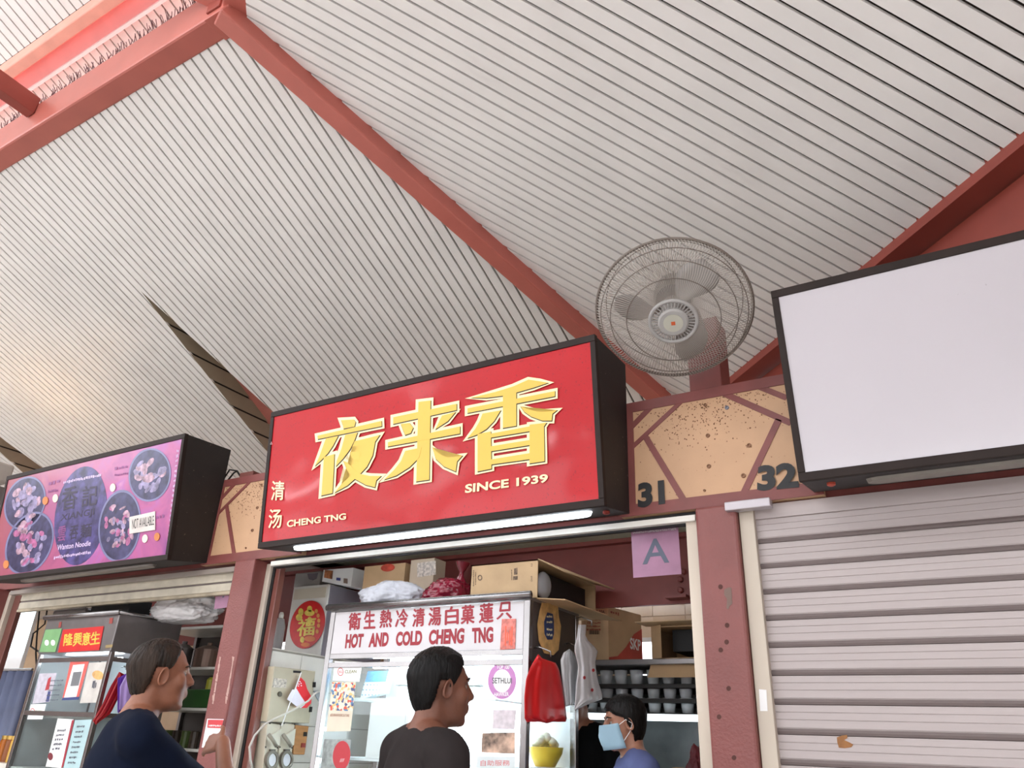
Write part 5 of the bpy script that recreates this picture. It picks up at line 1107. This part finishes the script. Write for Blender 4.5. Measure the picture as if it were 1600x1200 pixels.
# right-hand shelving of the stall
rs = thing('pot_rack', (-4.45, 4.2, 0), 'steel rack of pots at the back of the noodle stall', 'rack')
RYY = 4.0
def rz(px, py): return PY((px, py), RYY).z
rx0, rx1 = PY((278, 1000), RYY).x, PY((352, 990), RYY).x
LZ = [rz(320, 978), rz(320, 1042), rz(305, 1106), rz(300, 1170)]
for i, z in enumerate(LZ): MB().box(rx0-.3, rx1+.1, RYY, RYY+.42, z-.02, z).build('rack_shelf', mat('pale_rack_shelf', (222, 220, 212), .3), rs, bevel=.003)
for x0 in (rx0-.3, rx1+.07): MB().box(x0, x0+.03, RYY+.01, RYY+.04, 0, LZ[0]).build('rack_post', STEEL_D, rs); MB().box(x0, x0+.03, RYY+.38, RYY+.41, 0, LZ[0]).build('rack_post', STEEL_D, rs)
MB().box(rx0-.3, rx1+.1, RYY+.41, RYY+.42, .3, LZ[0]).build('rack_back', mat('dark_rack_back', (60, 52, 48), .6), rs)
def pot(px, z, r, h, m, lab):
    p = PY((px, 1000), RYY+.13); t = thing('cooking_pot', (p.x, RYY+.13, z), lab, 'pot')
    MB().lathe([(r*.96, 0), (r, .01), (r, h), (r*1.05, h), (r*1.05, h+.008), (r*.95, h+.008)], (p.x, RYY+.13, z), n=24).build('pot_body', m, t, smooth=False); MB().lathe([(r*1.02, h+.008), (r*.5, h+.035), (.02, h+.04), (.02, h+.06)], (p.x, RYY+.13, z), n=24).build('pot_lid', m, t)
pot(290, LZ[1], .075, .15, STEEL_D, 'tall steel pot on the rack of the noodle stall'); pot(330, LZ[1], .1, .13, mat('brown_steel', (142, 120, 108), .35, metal=.6), 'wide brownish steel pot on the rack near the column')
gb = thing('green_crate', (rx0+.2, RYY+.15, LZ[2]), 'dark green tub with a yellow bottle on the rack', 'tub'); p = PY((318, 1090), RYY+.1); MB().box(p.x-.16, p.x+.16, RYY+.03, RYY+.22, LZ[2], LZ[2]+.13).build('tub_body', mat('dark_green_plastic', (36, 84, 34), .4), gb, bevel=.01); MB().lathe([(.03, .13), (.03, .2), (.012, .22)], (p.x+.02, RYY+.12, LZ[2]), n=12).build('yellow_bottle', mat('lime_bottle', (206, 206, 70), .4), gb)
g2_ = thing('dark_tins', (rx0+.2, RYY+.15, LZ[3]), 'row of dark tins on the lower rack shelf', 'tins')
for i in range(5): MB().lathe([(.035, 0), (.035, .11), (.03, .115)], (rx0-.1+.1*i, RYY+.1, LZ[3]), n=12).build('tin', mat('tin_%d' % (i % 2), ((70, 60, 50), (90, 110, 60))[i % 2], .4), g2_)
# bright doorway, tarp, pipes at the far side
a, b = PY((20, 1022), 4.6), PY((57, 944), 4.6)
wp = thing('light_panel', ((a.x+b.x)/2, 4.6, 1.2), 'bright pale blue lit panel beyond the noodle stall', 'panel'); MB().box(a.x-.25, b.x, 4.6, 4.62, a.z, b.z+.1).build('diffuser', mat('cool_panel', (235, 250, 255), .4, emit=(214, 240, 250), estr=1.0), wp); MB().box(a.x-.25, b.x, 4.62, 4.66, 0, b.z+.1).build('panel_back', WHITE, wp)
a, b = PY((0, 1125), 3.9), PY((50, 1048), 3.9)
tpn = thing('blue_tarp', ((a.x+b.x)/2, 3.9, 1.2), 'slate blue tarp sheet hanging in the noodle stall', 'tarp')
tv = []; NX = 14
for j in range(2):
    for i in range(NX+1): tv.append((a.x-.3+(b.x-a.x+.3)*i/NX, 3.9+.015*math.sin(i*1.9), (0 if j == 0 else b.z)))
MB().add(tv, [(i, i+1, NX+2+i, NX+1+i) for i in range(NX)]).build('tarp_sheet', mat('slate_blue_tarp', (86, 94, 122), .6, var=.08), tpn, smooth=True).modifiers.new('s', 'SOLIDIFY').thickness = .004
MB().tube([(a.x-.3, 3.9, b.z+.01), (b.x, 3.9, b.z+.01)], .012, 8).build('tarp_rod', STEEL, tpn)
for ci, pts in enumerate((((62, 950), (58, 990), (56, 1020), (58, 1060)), ((70, 975), (52, 990), (48, 1010), (60, 1018), (72, 1012)))):
    cb2 = MB().tube([V3(PY((62+6*ci, 950), 3.58+.06*ci).x, 3.58+.06*ci, 2.572)]+[PY(p, 3.58+.06*ci) for p in pts]+([V3(PY((58, 1060), 3.58).x, 3.58, 1.172)] if ci == 0 else []), .007, 6)
    tag(cb2.build('cable', BLACK, smooth=True), ['straight black cable hanging beside the noodle case hood', 'looped black cable curling beside the noodle case hood'][ci], 'cable')
tag(MB().box(-6.65, -3.9, 3.30, 5.2, 2.56, 2.6).build('ceiling', mat('stall_ceiling2', (180, 174, 166), .6)), kind='structure')
rb3 = MB().box(-6.65, -4.3, 4.45, 4.5, 2.1, 2.56).build('inner_beam', GREENB); tag(rb3, 'dark red beam inside the noodle stall', 'beam', kind='structure')
l3 = thing('tube_lamp', (-5.3, 3.6, 2.5), 'fluorescent tube lamp under the noodle stall ceiling', 'lamp'); MB().tube([(-5.9, 3.62, 2.5), (-4.7, 3.62, 2.5)], .013, 10).build('tube', mat('noodle_tube', (255, 255, 255), .5, emit=(244, 248, 255), estr=3), l3); MB().box(-5.95, -4.65, 3.6, 3.64, 2.515, 2.56).build('batten', WHITE, l3)
# card holder on the scuffed column
kh = crop(190, 910, 4.14)
chd = thing('card_holder', PY((336, 1150), 3.16), 'red printed card with white edge on the scuffed column', 'card')
sheet(pq(kh((520, 1068), (608, 1070), (662, 885), (556, 882)), onY(3.168)), .002, WHITEP, chd, 'white_card'); sheet(pq(kh((555, 940), (645, 944), (660, 890), (560, 888)), onY(3.1655)), .001, mat('card_red', (206, 60, 66), .4), chd, 'red_print')
marks(pq(kh((562, 932), (642, 935), (645, 922), (565, 920)), onY(3.163)), WHITEP, chd, 9)
# ================================================================== PEOPLE
def remesh(mb, voxel, smooth=6, name='body'):
    me = mb.mesh(name); o = bpy.data.objects.new('tmp', me); COL.objects.link(o)
    r = o.modifiers.new('r', 'REMESH'); r.mode = 'VOXEL'; r.voxel_size = voxel; r.use_smooth_shade = True
    s_ = o.modifiers.new('s', 'SMOOTH'); s_.factor = .5; s_.iterations = smooth
    dg = bpy.context.evaluated_depsgraph_get(); dg.update()
    m2 = bpy.data.meshes.new_from_object(o.evaluated_get(dg)); m2.name = name
    bpy.data.objects.remove(o); bpy.data.meshes.remove(me); return m2
def skin(name, rgb):
    m = mat(name, rgb, .5, var=.08, vscale=9, bump=.08, bscale=120); m.node_tree.nodes['Principled BSDF'].inputs['Subsurface Weight'].default_value = .12
    m.node_tree.nodes['Principled BSDF'].inputs['Subsurface Radius'].default_value = (.01, .004, .002); return m
def hairmat(name, rgb, var=.3): return mat(name, rgb, .5, var=var, vscale=40, stretch=(1, 1, .15), bump=.5, bscale=120, spec=.2)
def hand(b, w, d, side, curl=.5, palm_n=None):
    """palm and five fingers; w wrist point, d pointing direction, side = thumb direction"""
    d = d.normalized(); side = (side-d*side.dot(d)).normalized(); n = d.cross(side).normalized() if palm_n is None else palm_n
    for k in range(4):
        o = side*(.030-.02*k); p0 = w+d*.03+o*.7; p1 = w+d*.095+o
        b.cap(p0, p1, .013, .0105, 8)
        L = (.070, .080, .074, .058)[k]; q = p1
        dd = d.copy()
        for j, f in enumerate((.45, .32, .23)):
            dd = (dd+n*curl*(.45 if j == 0 else .65)).normalized(); q2 = q+dd*L*f; b.cap(q, q2, .0095-.0008*j, .0088-.0008*j, 8); q = q2
    t0 = w+d*.025+side*.024; t1 = t0+(d*.6+side*.8).normalized()*.042+n*.006; t2 = t1+(d*.9+side*.35+n*.3*curl).normalized()*.032
    b.cap(t0, t1, .0135, .011, 8); b.cap(t1, t2, .0105, .009, 8)
def person(label, base, yaw, H, skin_m, hair_m, shirt_m, trousers_m, hair_mask, head_yaw=0, head_pitch=0, build=1.0, rarm=None, larm=None, lean=0, sleeve=.62, hair_scale=(1, 1, 1), hair_amp=.02, ear=True):
    """base: floor point; yaw: direction faced (0 = +Y). Local frame x = own right, y = forward."""
    t = thing('person', base, label, 'person')
    R = Matrix.Rotation(yaw, 3, 'Z'); B = Vector(base); k = H/1.70
    def W(x, y, z): # lean forward about the hips
        z = z+.03*max(0, min(1, (z-1.0)/.35))*(1 if z < 1.5 else 0)
        if z > .95 and lean: y2 = y+math.sin(lean)*(z-.95); z2 = .95+math.cos(lean)*(z-.95); return B+R @ Vector((x*k*1, y2*k, z2*k))
        return B+R @ Vector((x*k, y*k, z*k))
    RH = R @ Matrix.Rotation(head_yaw, 3, 'Z') @ Matrix.Rotation(head_pitch, 3, 'X')
    HC = W(0, .03, 1.585)
    hk = k
    def Hd(x, y, z): return HC+RH @ Vector((x*hk, y*hk, z*hk))
    rot = RH
    b = MB()
    def e(c, r, rr=None): b.ell(Hd(*c), [v*hk for v in r], rr or rot, 20, 14)
    e((0, -.012, .03), (.075, .096, .088)); e((0, .028, -.035), (.059, .063, .078)); e((0, .034, -.075), (.054, .052, .042)); e((0, .068, -.096), (.025, .024, .019))
    b.cap(Hd(0, .086, .020), Hd(0, .108, -.020), .009*hk, .013*hk); e((.012, .099, -.024), (.0095, .011, .009)); e((-.012, .099, -.024), (.0095, .011, .009))
    e((0, .073, .032), (.05, .02, .012)); e((0, .088, -.051), (.026, .015, .0075)); e((0, .087, -.065), (.022, .015, .008)); e((.04, .056, -.018), (.024, .026, .03)); e((-.04, .056, -.018), (.024, .026, .03))
    b.cap(Hd(0, -.022, -.05), W(0, -.012, 1.40), .055*hk, .06*k); b.cap(W(0, -.01, 1.42), W(0, -.02, 1.36), .062*k, .085*k)
    hm = remesh(b, .0058, 4, 'head')
    # ears
    bd = thing('tmp', base)
    bpy.data.objects.remove(bd)
    b = MB()
    bw = build
    b.cap(W(0, -.012, 1.43), W(0, -.02, 1.34), .06*k, .09*k)
    for s_ in (-1, 1):
        b.cap(W(s_*.03, -.02, 1.41), W(s_*.165*bw, -.025, 1.365), .055*k, .058*k)
    b.ell(W(0, -.005, 1.25), (.172*bw*k, .118*bw*k, .17*k), R, 20, 14); b.ell(W(0, .01, 1.06), (.158*bw*k, .125*bw*k, .17*k), R, 20, 14); b.ell(W(0, 0, .92), (.165*bw*k, .122*bw*k, .13*k), R, 20, 14)
    arms = []
    for s_, a in ((1, rarm), (-1, larm)):
        sh_ = W(s_*.188*bw, -.02, 1.355)
        if a is None: el, wr = W(s_*.235*bw, -.03, 1.06), W(s_*.225*bw, .07, .83)
        else: el, wr = a[0], a[1]
        b.cap(sh_, el, .05*k, .04*k); b.cap(el, wr, .039*k, .027*k)
        hd2 = (wr-el).normalized() if a is None or len(a) < 3 else a[2]
        sd_ = R @ Vector((-s_*.3, 1, 0)) if a is None or len(a) < 4 else a[3]
        hand(b, wr, hd2, sd_, .35 if a is None else .55); arms.append((sh_, el, wr))
    for s_ in (-1, 1):
        hp, kn_, an = W(s_*.088, 0, .9), W(s_*.1, .015, .49), W(s_*.1, -.01, .08)
        b.cap(hp, kn_, .08*k*bw, .056*k); b.cap(kn_, an, .053*k, .036*k); b.ell(W(s_*.105, .06, .045), (.042*k, .12*k, .035*k), R, 14, 8)
    body = b.mesh('body')
    # one continuous figure: head and body fused
    bm = bmesh.new(); bm.from_mesh(hm); bm.from_mesh(body); mj = bpy.data.meshes.new('fuse'); bm.to_mesh(mj); bm.free()
    o = bpy.data.objects.new('tmp', mj); COL.objects.link(o); r = o.modifiers.new('r', 'REMESH'); r.mode = 'VOXEL'; r.voxel_size = .0068; s2 = o.modifiers.new('s', 'SMOOTH'); s2.iterations = 3
    dg = bpy.context.evaluated_depsgraph_get(); dg.update(); fm = bpy.data.meshes.new_from_object(o.evaluated_get(dg)); fm.name = 'body'; bpy.data.objects.remove(o)
    fo = finish('body', fm, skin_m, t, True)
    for s_ in (-1, 1):     # ears as shaped shells
        b = MB(); c = Hd(s_*.0735, -.008, -.008); re = rot @ Matrix.Rotation(s_*.22, 3, 'Z') @ Matrix.Rotation(-.2, 3, 'X')
        N = 18; vs = []
        for i in range(N):
            a = 2*math.pi*i/N; rx = .0175*(1+.12*math.cos(a)); rz_ = .030*(1+.14*math.sin(a))
            for (q, off) in ((.8, -.004), (1.04, .009), (.84, .013), (.62, .003), (.3, .0)): vs.append(c+re @ Vector((s_*off*hk, rx*q*math.cos(a)*hk, rz_*q*math.sin(a)*hk)))
        fs = [(i*5+j, ((i+1) % N)*5+j, ((i+1) % N)*5+j+1, i*5+j+1) for i in range(N) for j in range(4)]+[tuple(i*5+4 for i in range(N))]
        b.add(vs, fs).build('ear', skin_m, t, smooth=True)
        ey = Hd(s_*.031, .0655, .006)
        eo_ = MB().ell(ey, (.0125*hk, .0125*hk, .0125*hk), rot, 14, 10).build('eye', mat('eye_white', (140, 130, 122), .4), t, smooth=True); MB().ell(Hd(s_*.031, .0735, .006), (.0062*hk, .0058*hk, .0062*hk), rot, 12, 8).build('iris', mat('iris_dark', (34, 24, 20), .2), eo_, smooth=True)
        MB().tube([Hd(s_*.014, .089, .030), Hd(s_*.03, .086, .036), Hd(s_*.05, .070, .030)], [.003*hk, .0035*hk, .002*hk], 6).build('eyebrow', hair_m, t, smooth=True)
    # shirt
    b = MB(); g = .011
    b.ell(W(0, -.03, 1.365), (.105*k, .082*k, .075*k), R, 20, 12); b.ell(W(0, -.055, 1.30), (.14*k, .075*k, .12*k), R, 20, 12)
    for s_ in (-1, 1): b.cap(W(s_*.045, -.02, 1.392), W(s_*.168*bw, -.025, 1.362), (.055+g)*k, (.06+g)*k)
    b.ell(W(0, -.005, 1.25), ((.172*bw+g)*k, (.118*bw+g)*k, .178*k), R, 22, 14); b.ell(W(0, .012, 1.06), ((.164*bw+g)*k, (.13*bw+g)*k, .18*k), R, 22, 14); b.ell(W(0, 0, .93), ((.168*bw+g)*k, (.126*bw+g)*k, .12*k), R, 22, 14)
    for sh_, el, wr in arms: b.cap(sh_, sh_.lerp(el, sleeve), .062*k, .058*k)
    sm = remesh(b, .0105, 22, 'shirt')
    for v in sm.vertices:   # soft cloth folds
        p = v.co; n = mnoise.noise(Vector((p.x*9, p.y*9, p.z*4)))*.006+mnoise.noise(p*22)*.002; v.co = p+v.normal*n
    finish('shirt', sm, shirt_m, t, True)
    b = MB()
    b.ell(W(0, 0, .92), ((.168*bw+.008)*k, (.126*bw+.008)*k, .13*k), R, 20, 12)
    for s_ in (-1, 1): b.cap(W(s_*.088, 0, .9), W(s_*.1, .015, .49), .09*k*bw, .07*k); b.cap(W(s_*.1, .015, .49), W(s_*.1, -.01, .1), .069*k, .058*k)
    finish('trousers', remesh(b, .012, 5, 'trousers'), trousers_m, t, True)
    for s_ in (-1, 1):
        b = MB(); b.ell(W(s_*.105, .055, .04), (.05*k, .135*k, .045*k), R, 16, 10); m_ = b.mesh('shoe')
        for v in m_.vertices: v.co.z = max(v.co.z, .002)
        finish('shoe', m_, mat('dark_shoe', (40, 38, 38), .5), t, True)
    # hair: shell over the cranium, kept where hair_mask says so
    bm = bmesh.new(); NU, NV = 176, 120; grid = {}
    for i in range(NU):
        for j in range(NV+1):
            th = math.pi*j/NV; ph = 2*math.pi*i/NU
            d = Vector((math.sin(th)*math.cos(ph), math.sin(th)*math.sin(ph), math.cos(th)))
            th_ = hair_mask(d)
            if th_ <= 0: continue
            n = mnoise.noise(Vector((d.x*14, d.y*14, d.z*3.5)))*hair_amp*.35+mnoise.noise(d*4)*hair_amp*.4
            gsc = 1+min(1, th_)*(.085+n)
            p = Vector((d.x*.0765*hair_scale[0], -.012+d.y*.098*hair_scale[1], .03+d.z*.09*hair_scale[2]))
            p = Vector((p.x*gsc, (p.y+.012)*gsc-.012, (p.z-.03)*gsc+.03))
            if d.z < 0: p.z += d.z*.055*(1 if d.y < .3 else .4); p.x *= 1-.10*(-d.z); p.y = (p.y+.012)*(1-.22*(-d.z))-.012
            grid[(i, j)] = bm.verts.new(Hd(*p))
    for i in range(NU):
        for j in range(NV):
            ks_ = [(i, j), ((i+1) % NU, j), ((i+1) % NU, j+1), (i, j+1)]
            vs = [grid.get(q) for q in ks_]
            if all(vs) and len(set(vs)) == 4:
                try: bm.faces.new(vs)
                except ValueError: pass
    bmesh.ops.remove_doubles(bm, verts=bm.verts, dist=.0004); bmesh.ops.recalc_face_normals(bm, faces=bm.faces)
    lv = [v for v in bm.verts if not v.link_faces]; bmesh.ops.delete(bm, geom=lv, context='VERTS')
    hm_ = bpy.data.meshes.new('hair'); bm.to_mesh(hm_); bm.free()
    ho = finish('hair', hm_, hair_m, t, True); so = ho.modifiers.new('solid', 'SOLIDIFY'); so.thickness = .016; so.offset = -1
    t['_h'] = 1; del t['_h']
    return t, Hd, W, rot
def yaw_of(v): return math.atan2(-v[0], v[1])
def mask_pts(pts):
    """hairline height (unit sphere z) against azimuth from the face, in degrees"""
    def f(d):
        a = math.degrees(math.atan2(abs(d.x), d.y))
        for (a0, z0), (a1, z1__) in zip(pts, pts[1:]):
            if a0 <= a <= a1: lim = z0+(z1__-z0)*(a-a0)/(a1-a0); break
        else: lim = pts[-1][1]
        lim += .03*mnoise.noise(Vector((d.x*9, d.y*9, 3)))
        return max(0, min(1, (d.z-lim)/.2+.05))
    return f
FULL = [(0, .60), (28, .56), (48, .40), (60, .12), (70, -.12), (80, -.22), (86, -.06), (100, -.06), (109, -.42), (125, -.68), (145, -.78), (181, -.82)]
RECEDE = [(0, .66), (22, .74), (42, .60), (58, .34), (68, .02), (80, -.14), (86, -.04), (100, -.04), (109, -.38), (125, -.62), (145, -.74), (181, -.78)]
# ---- man in navy
SK1 = skin('skin_tan', (146, 94, 70)); SK2 = skin('skin_brown', (116, 72, 54)); SK3 = skin('skin_warm', (160, 112, 90))
h1 = PY((252, 1062), 1.85)
H1 = 1.715
f1 = Vector((.44, .90, 0)).normalized(); y1_ = yaw_of(f1)
base1 = Vector((h1.x, 1.85, 0))-Vector((f1.x*.035, f1.y*.035, 0))
el = PY((356, 1270), 2.10); wr = PY((348, 1160), 2.18); hdir = PY((296, 1166), 2.22)-wr
person('man in a navy t-shirt with short greying hair reaching out', base1, y1_, H1, SK1, hairmat('greying_hair', (46, 35, 28), .55), mat('navy_cotton', (13, 21, 40), .85, spec=.12, var=.08, vscale=14), mat('dark_grey_trousers', (52, 52, 56), .8, spec=.12), mask_pts(RECEDE), head_yaw=.0, head_pitch=.04, build=1.12, rarm=(el, wr, hdir, Vector((.1, .3, .9))), hair_amp=.05)
# ---- man in charcoal
h2 = PY((690, 1070), 2.2); f2 = Vector((.46, .89, 0)).normalized()
base2 = Vector((h2.x, 2.2, 0))-f2*.03
person('man in a charcoal t-shirt with black hair before the display cabinet', base2, yaw_of(f2)-.02, 1.70, SK2, hairmat('black_hair', (9, 7, 7), .3), mat('charcoal_cotton', (46, 41, 41), .85, spec=.12, var=.08, vscale=14), mat('black_trousers', (34, 34, 38), .8, spec=.12), mask_pts(FULL), head_yaw=-.12, head_pitch=0, build=1.06, hair_scale=(1.03, 1.03, 1.06), hair_amp=.06)
# ---- worker with mask
h3 = PY((985, 1140), 3.62); f3 = Vector((-.80, -.60, 0)).normalized()
def bob(d):
    if d.y > .3: return max(0, min(1, (d.z-.34+.75*max(0, abs(d.x)-.45))/.16+.12))
    if d.y > -.1: return max(0, min(1, (d.z+.62-.9*(d.y+.1)/.4*.6)/.16))
    return max(0, min(1, (d.z+1.0)/.16))
h3z = PY((985, 1090), 3.62).z
base3 = Vector((h3.x, 3.62, 0))
w3, Hd3, W3, rot3 = person('stall worker in a blue face mask and lavender top', base3, yaw_of(f3), h3z/1.0-.0, SK3, hairmat('dark_brown_hair', (12, 8, 7), .3), mat('lavender_top', (84, 92, 132), .8, spec=.12, var=.06, vscale=12), mat('dark_trousers2', (40, 40, 46), .8, spec=.12), bob, head_pitch=-.16, build=.92, hair_scale=(1.05, 1.02, 1.03), hair_amp=.05)
b = MB(); N = 13; vs = []
for j in range(9):
    v = j/8
    for i in range(N):
        u = -1+2*i/(N-1); a = u*1.15
        yy = .112*math.cos(a)+(.022*math.exp(-(u*2.2)**2)*(1-abs(v-.45)*1.3)); xx_ = .068*math.sin(a)/math.sin(1.15)*1.02
        vs.append(Hd3(xx_, yy+.0-.02*v*abs(u), .004-.108*v+.004*math.sin(v*16)))
b.add(vs, [(j*N+i, j*N+i+1, (j+1)*N+i+1, (j+1)*N+i) for j in range(8) for i in range(N-1)])
mk = b.build('face_mask', mat('mask_blue', (150, 182, 200), .7, var=.05), w3, smooth=True); ms = mk.modifiers.new('s', 'SOLIDIFY'); ms.thickness = .002; ms.offset = 1
for s_ in (-1, 1): MB().tube([Hd3(s_*.068, .045, -.005), Hd3(s_*.082, .01, .015), Hd3(s_*.084, -.018, -.005), Hd3(s_*.08, .0, -.04), Hd3(s_*.064, .042, -.085)], .0016, 6).build('mask_loop', WHITE, mk, smooth=True)
# ---- worker in black behind the cabinet
h4 = PXc((872, 1120), -2.0)
person('stall worker in a black top bending behind the display cabinet', Vector((-2.0, 4.10, 0)), yaw_of((-.1, -1, 0)), 1.80, SK3, hairmat('black_hair2', (9, 7, 7), .3), mat('black_cotton', (12, 13, 14), .85, spec=.12, var=.08), mat('black_trousers', (34, 34, 38), .8, spec=.12), mask_pts(FULL), head_pitch=-.3, lean=.04, hair_amp=.05, build=.95)
